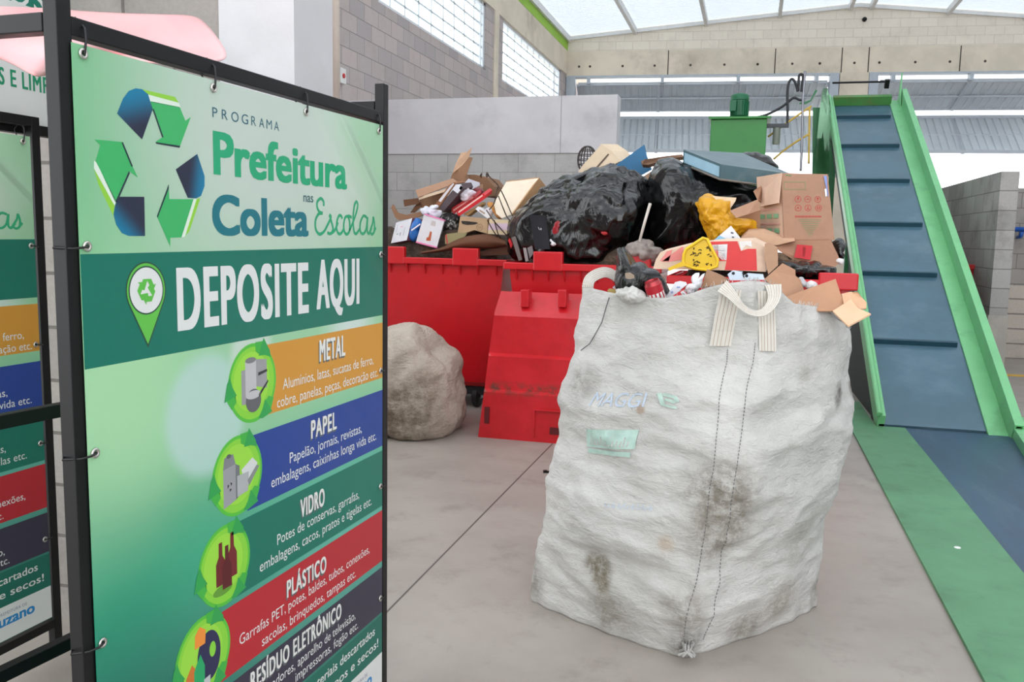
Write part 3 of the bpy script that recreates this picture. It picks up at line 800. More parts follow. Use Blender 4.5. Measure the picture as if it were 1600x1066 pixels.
cx0, cx1 = onY(1042, 424, 5.62).x, onY(1343, 420, 5.62).x
bin_('red plastic bin at the right, holding cardboard boxes and a yellow dustpan', cx0, cx1, 5.62, 6.64, [cx1 - .115], 1.27, th=.045)
# raised end of the right bin's rim
bin_('red plastic bin standing under the conveyor, seen past its right rail', 1.25, onY(1534, 420, 10.75).x, 10.75, 11.7, [], onY(1530, 414, 10.75).z)

def heap(label, x0, x1, y0, y1, z0, zt, seed):
    mb = MB()
    def fn(u, v):
        x = x0 + (x1 - x0) * u; y = y0 + (y1 - y0) * v
        e = min(1, (1 - abs(2 * u - 1) ** 14) * (1 - abs(2 * v - 1) ** 14) * 1.02)
        return Vector((x, y, z0 + (zt - z0) * e + .10 * e * noise.fractal(Vector((x * 4, y * 4, seed)), 1, 2, 4)))
    mb.grid(fn, 40, 34)
    mb.prism([(x0, y0, z0), (x1, y0, z0), (x1, y1, z0), (x0, y1, z0)], (0, 0, -.5))
    o = solo('rubbish_heap', label, 'rubbish', mb, m_heap, kind='stuff'); return o
heap('loose brown rubbish filling the left red bin under the boxes', -3.26, -2.05, 7.02, 7.78, 1.15, 1.56, 1)
heap('loose dark rubbish filling the middle red bin under the black bags', bx0 + .12, bx1 - .12, 6.58, 7.34, 1.15, 1.45, 2)
heap('loose dark rubbish filling the right red bin under the cartons', cx0 + .06, cx1 - .08, 5.85, 6.5, 1.05, 1.37, 3)

# leaning red lid: stepped profile, tapered
lid = thing('bin_lid', 'big red plastic bin lid standing on edge on the floor, leaning on the middle bin', 'lid', (-1.45, 6.2, 0))
yb = 6.05
prof_px = [(672, 0), (612, .015), (607, .05), (556, .06), (551, .095), (493, .11), (487, .14), (455, .30)]
xl = [(672, 747), (607, 757), (551, 764), (487, 773), (455, 783)]
def lx(py):
    for (a, b), (c, d) in zip(xl, xl[1:]):
        if c <= py <= a: return b + (d - b) * (a - py) / (a - c)
    return 783
ptsL = [onY(lx(py), py, yb + dy) for py, dy in prof_px]
ptsL[0].z = 0
cxl = ptsL[0].x + .70
mb = MB()
LL = ptsL; RR_ = [Vector((2 * cxl - p.x, p.y, p.z)) for p in ptsL]
for i in range(len(LL) - 1): mb.poly([LL[i], RR_[i], RR_[i + 1], LL[i + 1]])
yk = 6.36
top = LL[-1]; bL = Vector((LL[0].x, yb + .22, 0)); bR = Vector((RR_[0].x, yb + .22, 0)); tL = Vector((top.x, yk, top.z)); tR = Vector((RR_[-1].x, yk, top.z))
mb.poly([LL[-1], RR_[-1], tR, tL]); mb.poly([bR, bL, tL, tR]); mb.poly([LL[0], bL, bR, RR_[0]])
mb.poly(LL + [tL, bL]); mb.poly((RR_ + [tR, bR])[::-1])
m_lid = M('red_lid_plastic', (206, 30, 40), .3, .07, 3, .05, 30)
# grime line along the lower ledge
k = NT('lid_red'); pos = k.n('ShaderNodeNewGeometry').outputs['Position']; sx = k.n('ShaderNodeSeparateXYZ'); k.l(pos, sx.inputs[0])
zl = LL[1].z
g = k.math('MULTIPLY', k.ramp(k.math('ABSOLUTE', k.math('SUBTRACT', sx.outputs[2], zl + .03)), .07, .0), k.ramp(k.noise(pos, 9, 6, .75), .44, .62))
col = k.mixc(k.ramp(k.noise(pos, 3, 5, .7), .3, .7), lin((184, 22, 30)), lin((206, 34, 44)))
k.l(k.mixc(g, col, lin((84, 62, 50))), k.b.inputs['Base Color']); k.b.inputs['Roughness'].default_value = .3
k.l(k.bump(k.noise(pos, 5, 2), .25, .02), k.b.inputs['Normal'])
part('shell', mb, k.mat, lid, bevel=.010)
for px in (822, 880):
    mb = MB(); p = onY(px, 466, yb + .20); mb.obox(p, (.032, 0, 0), (0, .05, 0), (0, .0, .065)); part('hinge_lug', mb, k.mat, lid, bevel=.006)
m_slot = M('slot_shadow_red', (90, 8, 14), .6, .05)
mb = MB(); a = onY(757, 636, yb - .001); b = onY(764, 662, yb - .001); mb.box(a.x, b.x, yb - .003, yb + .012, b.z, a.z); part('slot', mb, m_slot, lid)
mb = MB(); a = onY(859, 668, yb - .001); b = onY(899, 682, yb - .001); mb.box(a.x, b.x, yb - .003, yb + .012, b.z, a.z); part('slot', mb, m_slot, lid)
mb = MB(); a = onY(836, 642, yb); b = onY(932, 690, yb)
for (x0, x1, z0, z1) in ((a.x - .012, a.x, .03, a.z), (a.x - .012, a.x + .5, a.z, a.z + .012)): mb.box(x0, x1, yb - .008, yb + .01, z0, z1)
part('raised_frame', mb, k.mat, lid, bevel=.003)

# ---------------------------------------------------------------- generic lumpy solid from an outline in a plane Y = const
def blob_fn(outline, Y, depth, amp=.03, freq=4, seed=0, ridge=0, front=1.0, pw=.75, zmin=None, folds=0, lean=0):
    W_ = [onY(px, py, Y) for px, py in outline]
    cx = sum(p.x for p in W_) / len(W_); cz = sum(p.z for p in W_) / len(W_)
    pol = sorted([(atan2(p.z - cz, p.x - cx), math.hypot(p.x - cx, p.z - cz)) for p in W_])
    n = len(pol)
    def rad(a):
        a = (a + pi) % (2 * pi) - pi
        for i in range(n):
            a0, r0 = pol[i]; a1, r1 = pol[(i + 1) % n]
            if i == n - 1: a1 += 2 * pi
            aa = a if a >= a0 else a + 2 * pi
            if a0 <= aa <= a1: t = (aa - a0) / max(a1 - a0, 1e-6); t = t * t * (3 - 2 * t) * .5 + t * .5; return r0 + (r1 - r0) * t
        return pol[0][1]
    tab = [rad(2 * pi * i / 180) for i in range(180)]
    def f(u, v):
        a = 2 * pi * u; th = pi * min(max(v, .0), 1.0)
        t = u * 180; i = int(t) % 180; fr = t - int(t); r = tab[i] * (1 - fr) + tab[(i + 1) % 180] * fr
        s_ = sin(th) ** pw if th > 0 else 0
        dy = -depth * cos(th) * (front if th < pi / 2 else 1)
        p = Vector((cx + cos(a) * r * s_, Y + dy, cz + sin(a) * r * s_))
        d = Vector((cos(a) * s_, -cos(th), sin(a) * s_)); d.normalize()
        q = p * freq + Vector((seed * 3.1, seed * 1.7, seed))
        h = amp * noise.fractal(q, 1, 2, 4)
        if ridge: h += ridge * (noise.ridged_multi_fractal(Vector((q.x * .8, q.y * .8, q.z * .8)), .9, 2.1, 5, 1, 2) - 1.0)
        if folds: h += folds * s_ * sin(a * 13 + 3.5 * noise.noise(q * .7) * 2 + 4 * v)
        p = p + d * h
        if zmin is not None and p.z < zmin: p.z = zmin
        p.x += lean * (p.z - cz)
        return p
    return f
def blob(name, label, cat, outline, Y, depth, mat, nu=96, nv=56, group=None, root=None, **kw):
    f = blob_fn(outline, Y, depth, **kw)
    mb = MB(); mb.grid(f, nu, nv, 0, True)
    if root is not None: return part(name, mb, mat, root, True)
    return solo(name, label, cat, mb, mat, True, group)

def stained(name, base, stains, weave=260, rough=.75, dirt=(120, 108, 92), general=.35, gscale=2.2, wr=.5, bd=.02):
    k = NT(name); pos = k.n('ShaderNodeNewGeometry').outputs['Position']
    b = lin(base)
    col = k.mixc(k.ramp(k.noise(pos, 5, 5, .6), .3, .7), tuple(x * .93 for x in b[:3]) + (1,), tuple(min(1, x * 1.05) for x in b[:3]) + (1,))
    col = k.mixc(k.math('MULTIPLY', k.ramp(k.noise(pos, gscale, 8, .75), .42, .70), general), col, lin(dirt))
    col = k.mixc(k.math('MULTIPLY', k.ramp(k.noise(k.scale(pos, (1, 1, 4)), 7, 6, .75), .58, .75), general * .8), col, lin(tuple(x * .85 for x in dirt)))
    ns = k.math('MULTIPLY_ADD', k.ramp(k.noise(pos, 10, 9, .8), .36, .62), .72, .16)
    for (p, r, st, c) in stains:
        d = k.n('ShaderNodeVectorMath', operation='DISTANCE'); k.l(pos, d.inputs[0]); d.inputs[1].default_value = tuple(p)
        m = k.math('MULTIPLY', k.math('MULTIPLY', k.ramp(d.outputs['Value'], r, r * .25), ns), st, clamp=True)
        col = k.mixc(m, col, lin(c))
    k.l(col, k.b.inputs['Base Color']); k.b.inputs['Roughness'].default_value = rough; k.b.inputs['Specular IOR Level'].default_value = .25
    rd = k.n('ShaderNodeTexNoise', noise_type='RIDGED_MULTIFRACTAL', i_Scale=5.0, i_Detail=4.0, i_Distortion=.8); k.l(k.scale(pos, (1, 1, 2.0)), rd.inputs['Vector'])
    h = k.math('ADD', k.math('MULTIPLY', rd.outputs[0], .22 * wr), k.math('ADD', k.math('MULTIPLY', k.noise(k.scale(pos, (1, 1, 2.2)), 14, 5, .65, .6), wr), k.math('MULTIPLY', k.noise(k.scale(pos, (1, 1, 1.5)), 45, 4, .6), wr * .35)))
    k.l(k.bump(h, .6, bd), k.b.inputs['Normal'])
    return k.mat

m_sack = stained('soiled_woven_sack', (196, 184, 170), [((-2.30, 5.7, .25), .35, .8, (92, 74, 52)), ((-2.5, 5.75, .15), .3, .8, (80, 64, 46)), ((-2.2, 5.8, .45), .22, .5, (120, 100, 78))], general=.55, dirt=(128, 106, 86), wr=.8, bd=.07)
blob('woven_sack', 'soiled beige woven sack slumped on the floor by the left red bin', 'sack',
     [(520, 600), (530, 540), (560, 512), (600, 508), (640, 508), (668, 522), (684, 540), (698, 556), (706, 590), (716, 622), (722, 655), (708, 676), (690, 686), (640, 694), (590, 697), (540, 690), (520, 660)],
     6.15, .46, m_sack, nu=120, nv=70, amp=.05, freq=3, seed=4, ridge=.035, pw=.6, zmin=0.002)

# ================================================================ the big white bulk bag
hz = lambda v: Vector((v.x, v.y, 0))
FH = Vector((-sin(YAW), cos(YAW), 0))
sil = [(440, 914, 1300), (470, 911, 1312), (500, 908, 1326), (520, 906, 1332), (545, 908, 1336), (570, 902, 1337), (600, 893, 1338), (625, 886, 1337), (650, 880, 1335), (690, 874, 1329), (720, 866, 1322), (750, 861, 1317), (800, 851, 1308), (850, 845, 1305), (880, 838, 1300), (910, 833, 1298), (940, 833, 1295)]
DC = 3.43
S_ = []
for y, a, b in sil:
    pa, pb = at(a, y, DC), at(b, y, DC)
    S_.append(((pa.z + pb.z) / 2, pa.dot(R0), pb.dot(R0)))
S_.sort()
def silz(z):
    if z <= S_[0][0]: return S_[0][1], S_[0][2]
    for (z0, a0, b0), (z1, a1, b1) in zip(S_, S_[1:]):
        if z <= z1: t = (z - z0) / (z1 - z0); return a0 + (a1 - a0) * t, b0 + (b1 - b0) * t
    return S_[-1][1], S_[-1][2]
rim_px = [(905, 450), (925, 452), (964, 460), (1012, 464), (1042, 464), (1080, 459), (1110, 449), (1135, 441), (1169, 438), (1200, 441), (1214, 447), (1242, 476), (1281, 479), (1298, 490), (1326, 515), (1345, 525)]
def rimy(px):
    if px <= rim_px[0][0]: return rim_px[0][1]
    for (a, b), (c, d) in zip(rim_px, rim_px[1:]):
        if px <= c: return b + (d - b) * (px - a) / (c - a)
    return rim_px[-1][1]
def proj(p):
    v = Vector(p) - EYEP; d = v.dot(FWD); return 800 + F_PX * v.dot(RT) / d, 533 - F_PX * v.dot(UP) / d, d
def bag_ring(phi, z):
    al, ar = silz(z); mid = (al + ar) / 2; half = (ar - al) / 2
    c, s = cos(phi), sin(phi)
    e = 1.42 + .35 * max(0, 1 - z / .5)
    u = math.copysign(abs(c) ** e, c); w = math.copysign(abs(s) ** e, s)
    zt = min(max(z / 1.3, 0), 1)
    b = (.47 - .05 * zt + .05 * sin(pi * zt)) if w > 0 else .50
    tip = (-.045 + .11 * zt)
    lat = mid + u * half + tip * max(w, 0) ** 1.5
    return R0 * lat + FH * (DC - w * b)
ZT = {}
def ztop(phi):
    key = round(phi, 4)
    if key in ZT: return ZT[key]
    z = 1.3
    if sin(phi) > -.12:
        for _ in range(4):
            p = bag_ring(phi, z) + Vector((0, 0, z)); px, py, d = proj(p)
            z = at(px, rimy(px), d).z
    else:
        z = 1.27
    ZT[key] = z; return z
def bag(phi, t, off=0.0):
    zt = ztop(phi); z = zt * t
    p = bag_ring(phi, z) + Vector((0, 0, z))
    e = .01
    q = bag_ring(phi + e, z) - bag_ring(phi - e, z)
    nrm = Vector((-q.y, q.x, 0)); nrm = nrm.normalized() if nrm.length > 1e-6 else Vector((cos(phi), sin(phi), 0))
    c0 = R0 * ((silz(z)[0] + silz(z)[1]) / 2) + FH * DC
    if nrm.dot(hz(p) - c0) < 0: nrm = -nrm
    g = Vector((p.x * 1.6, p.y * 1.6, p.z * 3.2))
    fr = sin(pi * min(max(t, 0), 1)) ** .4
    h = .030 * noise.fractal(g * 1.3, 1, 2.1, 3) + .026 * (noise.ridged_multi_fractal(Vector((p.x * 2.4, p.y * 2.4, p.z * 4.4)), 1.0, 2.1, 4, 1, 2) - .9) * (.45 + .55 * fr)
    h += .012 * sin(phi * 23 + 3 * noise.noise(g)) * max(0, (.14 - z) / .14) + .010 * sin(phi * 31 + 2 * noise.noise(g * 2)) * max(0, (t - .88) / .12)
    p = p + nrm * (h * (.35 + .65 * fr) + off)
    p.z += .008 * noise.noise(Vector((p.x * 9, p.y * 9, 3))) * (t > .93) + .02 * max(0, sin(phi)) ** 6 * 0
    if t == 0: p.z = 0
    p.z = max(p.z, 0)
    return p
def on_bag(px, py):
    # parameters (phi, t) of the bag point seen at a pixel: march along phi over the front, then height
    best = None
    lo, hi = -.15, pi + .15
    phi, t = pi / 2, .5
    for step in (1, .5, .25, .12, .06, .03, .015, .008, .004):
        imp = True
        while imp:
            imp = False
            for dp, dt in ((step, 0), (-step, 0), (0, step * .5), (0, -step * .5), (0, 0)):
                a, b = min(max(phi + dp, lo), hi), min(max(t + dt, 0), 1)
                x, y, _ = proj(bag(a, b)); e_ = (x - px) ** 2 + (y - py) ** 2
                if best is None or e_ < best[0] - 1e-6: best = (e_, a, b); imp = True
            phi, t = best[1], best[2]
    return phi, t
def sp(px, py): return bag(*on_bag(px, py))
DK = (92, 86, 76)
stains = [(sp(1125, 775), .20, 1.0, (104, 96, 84)), (sp(1140, 820), .16, .9, (112, 102, 88)), (sp(1110, 850), .13, .7, (112, 104, 92)), (sp(935, 885), .085, 1.25, (100, 90, 70)), (sp(940, 912), .06, 1.1, (108, 98, 78)), (sp(1292, 606), .10, 1.2, (92, 80, 70)), (sp(1310, 618), .07, 1.1, (84, 72, 62)),
          (sp(910, 600), .12, .8, (128, 124, 118)), (sp(1260, 575), .10, .6, (140, 136, 126)), (sp(1070, 955), .13, .7, (112, 104, 92)), (sp(1220, 940), .14, .7, (120, 108, 92)), (sp(860, 905), .13, .9, (104, 98, 86)), (sp(1280, 920), .12, .8, (110, 104, 92)), (sp(1000, 640), .025, .9, (150, 120, 92)), (sp(1040, 850), .05, .7, (164, 140, 112)),
          (sp(1205, 650), .20, .35, (150, 150, 142)), (sp(1250, 840), .2, .5, (130, 126, 116)), (sp(950, 960), .14, .8, (108, 100, 86)), (sp(1075, 1010), .10, .9, (84, 78, 68)), (sp(1165, 980), .13, .8, (110, 100, 86)), (sp(1305, 700), .12, .6, (136, 134, 126))]
m_bag = stained('white_woven_bag', (194, 192, 188), stains, general=.42, dirt=(156, 152, 145), wr=.75, bd=.028)
bagc = R0 * ((silz(.5)[0] + silz(.5)[1]) / 2) + FH * DC
BAG = thing('bulk_bag', 'huge stained white woven bulk bag full of rubbish in the middle of the floor', 'bag', (bagc.x, bagc.y, 0))
mb = MB(); NU, NV = 220, 130
mb.grid(lambda u, v: bag(2 * pi * u, v), NU, NV, 0, True)
ob = part('bag_body', mb, m_bag, BAG, True)
s_ = ob.modifiers.new('thick', 'SOLIDIFY'); s_.thickness = .004; s_.offset = -1
mb = MB(); mb.poly([bag(2 * pi * i / 60, 0.002) + Vector((0, 0, .004)) for i in range(60)]); part('bag_floor', mb, m_bag, BAG)
# sewn seams down the front corner and the left edge
m_seam = M('dark_thread', (92, 92, 96), .8, .1)
def seam(pxs, name='seam', r=.0012, dash=True):
    mb = MB(); par = [on_bag(*p) for p in pxs]; par = catmull(par, 14)
    pts = [bag(a, b, .004) for a, b in par]
    if dash:
        for i in range(0, len(pts) - 1): mb.tube([pts[i].lerp(pts[i + 1], .1), pts[i].lerp(pts[i + 1], .72)], r, 4)
    else: mb.tube(pts, r, 5)
    part(name, mb, m_seam, BAG)
seam([(1137, 545), (1128, 600), (1120, 680), (1110, 760), (1100, 840), (1085, 920), (1068, 1000)])
seam([(1180, 535), (1168, 600), (1158, 680), (1146, 760), (1132, 850), (1118, 930), (1098, 1000)])
mb = MB(); mb.tube([bag(a, t, .004) for a, t in ((2.66, .985), (2.69, .95), (2.72, .91), (2.76, .87), (2.82, .84), (2.92, .815))], .0018, 5); part('seam', mb, m_seam, BAG)
# webbing loops
m_web = M('cream_webbing', (206, 201, 192), .8, .06, 4, .3, 60, stretch=(30, 30, 2))
m_webs = M('webbing_stripe', (176, 156, 140), .8, .1)
def strap(path, wv, name, th=.003):
    mb = MB(); n = len(path)
    for q in range(n - 1):
        a, b = path[q], path[q + 1]; wa, wb = wv[q], wv[q + 1]
        d = (b - a).normalized(); nn = d.cross(wa).normalized() * th
        mb.add([a - wa, a + wa, b + wb, b - wb, a - wa + nn, a + wa + nn, b + wb + nn, b - wb + nn], [(0, 1, 2, 3), (4, 7, 6, 5), (0, 3, 7, 4), (1, 5, 6, 2), (0, 4, 5, 1), (2, 6, 7, 3)], 0)
        for k_ in (-.7, -.35, .0, .4, .75):
            for sg in (nn * 1.15, -nn * .15):
                ea, eb = wa * .035, wb * .035
                mb.add([a + wa * k_ - ea + sg, a + wa * k_ + ea + sg, b + wb * k_ + eb + sg, b + wb * k_ - eb + sg], [(0, 1, 2, 3)], 1)
    return part(name, mb, [m_web, m_webs], BAG)
def up_(a, b): return a + Vector((0, 0, b))
# front-corner loop: two sewn tails and a hanging loop between them
def tail(pa, pb, w):
    q = [bag(*on_bag(pa[0] + (pb[0] - pa[0]) * t, pa[1] + (pb[1] - pa[1]) * t), ) for t in (0, .25, .5, .75, 1)]
    nn = -FH
    return [p + nn * .012 for p in q], [R0 * w] * 5
p, w_ = tail((1124, 540), (1141, 452), .038); strap(p, w_, 'loop_tail')
p, w_ = tail((1198, 548), (1196, 455), .030); strap(p, w_, 'loop_tail')
base_d = proj(sp(1170, 470))[2]
lp = [at(x, y, base_d - dd) for x, y, dd in ((1128, 447, .02), (1140, 458, .035), (1152, 472, .05), (1164, 484, .055), (1178, 490, .06), (1192, 489, .055), (1204, 478, .045), (1210, 462, .03), (1208, 445, .015))]
lp = [Vector(x) for x in catmull([tuple(v) for v in lp], 4)]
ww = []
for i in range(len(lp)):
    a = lp[max(i - 1, 0)]; b = lp[min(i + 1, len(lp) - 1)]; d = (b - a).normalized()
    t = i / (len(lp) - 1); s0 = d.cross(FH).normalized()
    ww.append(s0 * (.026 - .017 * sin(pi * t)) + FH * .010)
strap(lp, ww, 'lifting_loop')
# left loop standing up
bd = proj(sp(925, 470))[2]
lp = [at(x, y, bd + dd) for x, y, dd in ((916, 520, -.01), (918, 480, -.01), (919, 458, 0), (919, 447, .0), (922, 437, .02), (931, 430, .05), (944, 426, .08), (956, 429, .11), (966, 438, .15), (972, 455, .19))]
lp = [Vector(x) for x in catmull([tuple(v) for v in lp], 4)]
ww = []
for i in range(len(lp)):
    a = lp[max(i - 1, 0)]; b = lp[min(i + 1, len(lp) - 1)]; d = (b - a).normalized(); s0 = d.cross(FH).normalized(); ww.append(s0 * .020 + FH * .022)
strap(lp, ww, 'lifting_loop')
# faded printing, sewn tuft, frayed threads
m_ink_b = M('faded_blue_ink', (176, 188, 204), .8, .12, 30); m_ink_g = M('faded_green_ink', (170, 196, 186), .8, .15, 20); m_ink_g2 = M('faded_green_ink_dark', (178, 202, 192), .8, .15, 20)
def bag_text(s, pxl, pxr, cap, mat, nm='faded_print', m2=None, bold=.03):
    (a0, t0), (a1, t1) = on_bag(*pxl), on_bag(*pxr); tt = on_bag(pxl[0], pxl[1] - cap)[1] - t0
    mb = MB(); text(mb, s, 0, 1, 0, 1, lambda u, z: bag(a0 + (a1 - a0) * u, t0 + (t1 - t0) * u + tt * z, .0035), 0, bold, nd=-FH)
    part(nm, mb, mat, BAG)
bag_text('MAGGI', (920, 634), (1006, 636), 24, m_ink_b, bold=0)
def bag_patch(c0, c1, dy, mat, nu=14, nv=8, off=.003):
    (a0, t0), (a1, t1) = on_bag(*c0), on_bag(*c1); tt = on_bag(c0[0], c0[1] - dy)[1] - t0
    mb = MB(); mb.grid(lambda u, v: bag(a0 + (a1 - a0) * u, t0 + (t1 - t0) * u + tt * v, off), nu, nv); part('faded_print', mb, mat, BAG, True)
    return a0, t0, a1, t1, tt
def bag_strokes(c0, c1, dy, mat, strokes, off=.0045):
    (a0, t0), (a1, t1) = on_bag(*c0), on_bag(*c1); tt = on_bag(c0[0], c0[1] - dy)[1] - t0
    mb = MB()
    for st, w in strokes: mb.ribbon(st, w, lambda u, z: bag(a0 + (a1 - a0) * u, t0 + (t1 - t0) * u + tt * z, off))
    part('faded_print', mb, mat, BAG)
bag_strokes((1025, 634), (1060, 638), 21, m_ink_g2, [([(.02, .95), (.3, .1)], .22), ([(.2, .9), (.75, .75), (.9, .45)], .2), ([(.3, .12), (.95, .05)], .16), ([(.35, .55), (.8, .4)], .18)])
bag_patch((918, 697), (992, 702), 26, m_ink_g); bag_patch((919, 707), (985, 715), 8, m_ink_g, 10, 4)
bag_strokes((924, 696), (988, 700), 17, m_bag, [([(.0, .1), (.05, .9), (.1, .1)], .03)] + [([(.14 + .075 * i, .1), (.14 + .075 * i + .012 * (i % 3), .55 + .3 * (i in (2, 5, 9)))], .028) for i in range(11)] + [([(.12 + .15 * i, .12), (.19 + .15 * i, .12)], .08) for i in (0, 2, 4)])
bag_strokes((944, 792), (1024, 797), 8, m_ink_b, [([(.03 + .06 * i, .1), (.03 + .06 * i + .02 * ((i * 7) % 3 - 1), .9 - .3 * (i % 2))], .016) for i in range(16)] + [([(.05 + .12 * i, .1), (.10 + .12 * i, .1)], .14) for i in range(8)])
tf = sp(1075, 1016)
mb = MB()
for i in range(9):
    a = i * .7; mb.tube([tf + Vector((.02 * cos(a), -.012 + .02 * sin(a), .035)), tf + Vector((.012 * cos(a), -.03 + .012 * sin(a), .014)), tf + Vector((.03 * cos(a * 1.7), -.045 + .02 * sin(a), .003))], .005, 5)
part('sewn_tuft', mb, m_bag, BAG, True)
mb = MB()
for i in range(150):
    px = random.uniform(1000, 1320); ph, _ = on_bag(px, rimy(px) + 3) if i % 3 == 0 else (random.uniform(.1, 1.9), 0)
    a = bag(ph, 1.0); mb.tube([a, a + Vector((random.uniform(-.008, .008), random.uniform(-.008, .004), random.uniform(.004, .016)))], .0008, 3)
part('frayed_edge', mb, m_bag, BAG)
# rubbish in the bag
mb = MB()
def cf(u, v):
    a = 2 * pi * u; z = 1.16; q = bag_ring(a, z); c = R0 * ((silz(z)[0] + silz(z)[1]) / 2) + FH * DC
    p = c + (q - c) * (.90 * v); e = 1 - v ** 3
    return Vector((p.x, p.y, 1.02 + .20 * e + .05 * noise.fractal(Vector((p.x * 7, p.y * 7, 5)), 1, 2, 3)))
mb.grid(cf, 60, 14, 0, True)
solo('rubbish_heap', 'loose rubbish filling the white bulk bag under the cardboard scraps', 'rubbish', mb, m_heap, kind='stuff')
# ================================================================ conveyor
m_cg = M('conveyor_green', (118, 190, 132), .42, .08, 3, .05, 20, dirt=((70, 120, 80), .4, 3))
m_cgd = M('conveyor_dark_green', (40, 112, 66), .45, .08, 3)
m_belt = M('blue_rubber_belt', (66, 98, 114), .26, .10, 1.6, .08, 8, dirt=((96, 122, 138), .5, 1.8))
m_cleat = M('dark_blue_cleat', (26, 66, 82), .45, .06)
m_plate = M('green_floor_plate', (86, 140, 100), .5, .10, 2, .05, 30, dirt=((58, 98, 68), .5, 3))
m_fbelt = M('floor_belt_blue', (46, 76, 100), .42, .14, 1.2, .06, 20, dirt=((84, 108, 118), .5, 1.5), stretch=(3, .7, 1))
m_under_dark = M('underframe_and_shade_dark', (24, 34, 30), .7, .1)  # near-black for the underframe and for the sheet painted as shade

Pb, Pt = Vector((1.505, 7.52, .03)), Vector((1.395, 13.42, 3.44))
cd = (Pt - Pb).normalized(); cl = Vector((cd.y, -cd.x, 0)).normalized(); cn = cl.cross(cd)
LEN = (Pt - Pb).length
def cp(l, s, n): return Pb + cl * l + cd * s + cn * n
CV = thing('conveyor', 'inclined green conveyor with a cleated blue belt rising to the right of the bins', 'conveyor', (1.45, 7.6, 0))
def cbox(mb, l0, l1, s0, s1, n0, n1, m=0): mb.obox(cp((l0 + l1) / 2, (s0 + s1) / 2, (n0 + n1) / 2), cl * (l1 - l0) / 2, cd * (s1 - s0) / 2, cn * (n1 - n0) / 2, m)
HWD = .385
mb = MB(); cbox(mb, -HWD, HWD, 0, LEN, -.03, 0); part('belt', mb, m_belt, CV)
for s in (1.13, 2.30, 3.33, 4.40, 5.40, 6.35):
    mb = MB(); a, b = -HWD + .02, HWD - .05
    mb.prism([cp(a, s - .02, 0), cp(a, s - .012, .045), cp(a, s + .012, .045), cp(a, s + .02, 0)], cl * (b - a)); part('cleat', mb, m_cleat, CV, bevel=.003)
# right rail: flat flange, upstanding wall, lip
mb = MB(); cbox(mb, HWD - .012, HWD + .14, -.12, LEN + .12, -.04, .02); cbox(mb, HWD + .13, HWD + .145, -.12, LEN + .12, .02, .17); cbox(mb, HWD + .13, HWD + .20, -.12, LEN + .12, .17, .185)
cbox(mb, HWD + .185, HWD + .20, -.12, LEN + .12, -.16, .17)
mb.prism([cp(HWD + .10, LEN - .1, .02), cp(HWD + .10, LEN + .12, .02), cp(HWD + .10, LEN + .16, .40), cp(HWD + .10, LEN + .05, .20)], cl * .02)
part('right_rail', mb, m_cg, CV, bevel=.004)
mb = MB(); cbox(mb, -HWD - .04, -HWD, .0, LEN + .1, .0, .09); cbox(mb, -HWD - .055, -HWD - .04, .0, LEN + .1, -.10, .10)
mb.tube([cp(-HWD - .05, .0, .10), cp(-HWD - .05, LEN + .1, .10)], .026, 10)
part('left_rail', mb, m_cg, CV, 40)
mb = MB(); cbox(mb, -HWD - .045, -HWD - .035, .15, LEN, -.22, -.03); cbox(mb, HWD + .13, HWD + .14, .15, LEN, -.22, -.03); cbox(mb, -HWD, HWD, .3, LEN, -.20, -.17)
part('underframe', mb, m_under_dark, CV)
mb = MB(); cbox(mb, -HWD, HWD, LEN - .02, LEN + .06, .0, .13); part('head_beam', mb, M('rusty_green', (70, 130, 62), .5, .1, 4, dirt=((128, 84, 50), .8, 1.6)), CV, bevel=.004)
hp = cp(0, LEN + .2, .28)
mb = MB(); mb.tube([cp(-HWD - .02, LEN + .2, .26), cp(HWD - .05, LEN + .2, .26)], .014, 8); mb.obox(cp(HWD - .06, LEN + .2, .23), cl * .03, cd * .03, cn * .06); part('shaft_guard', mb, m_black, CV)
# head plate on the left with its pointed top
YH = 12.9
mb = MB(); mb.prism([onY(x, y, YH) for x, y in ((1271, 272), (1282, 160), (1286, 138), (1290, 160), (1292, 200), (1300, 272))], (.06, .0, 0)); part('head_plate', mb, M('pale_green_plate', (146, 196, 158), .45, .06), CV)
mb = MB(); mb.prism([onY(x, y, YH + .15) for x, y in ((1269, 275), (1270, 168), (1292, 168), (1304, 275))], (.05, .25, 0)); part('drive_housing', mb, m_cgd, CV)
for s in (3.2, 5.9):
    for l in (-HWD - .02, HWD + .12):
        p = cp(l, s, -.2); mb = MB(); mb.box(p.x - .04, p.x + .04, p.y - .04, p.y + .04, 0, p.z); part('leg', mb, m_cgd, CV)
# dark sheet added as the shade under the open low end
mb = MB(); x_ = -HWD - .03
mb.prism([Vector((cp(x_, .3, -.1).x, cp(x_, .3, -.1).y, 0)), cp(x_, .3, -.08), cp(x_, 3.1, -.1), Vector((cp(x_, 3.1, 0).x, cp(x_, 3.1, 0).y, 0))], cl * .02); part('shade_sheet', mb, m_under_dark, CV)
# chute foot on the right
mb = MB(); q = onZ(1582, 655, .06); mb.prism([onZ(1575, 655, .1), onZ(1630, 648, .1), onZ(1668, 704, .1), onZ(1614, 714, .1)], (0, 0, -.1)); part('foot_plate', mb, m_cg, CV, bevel=.005)

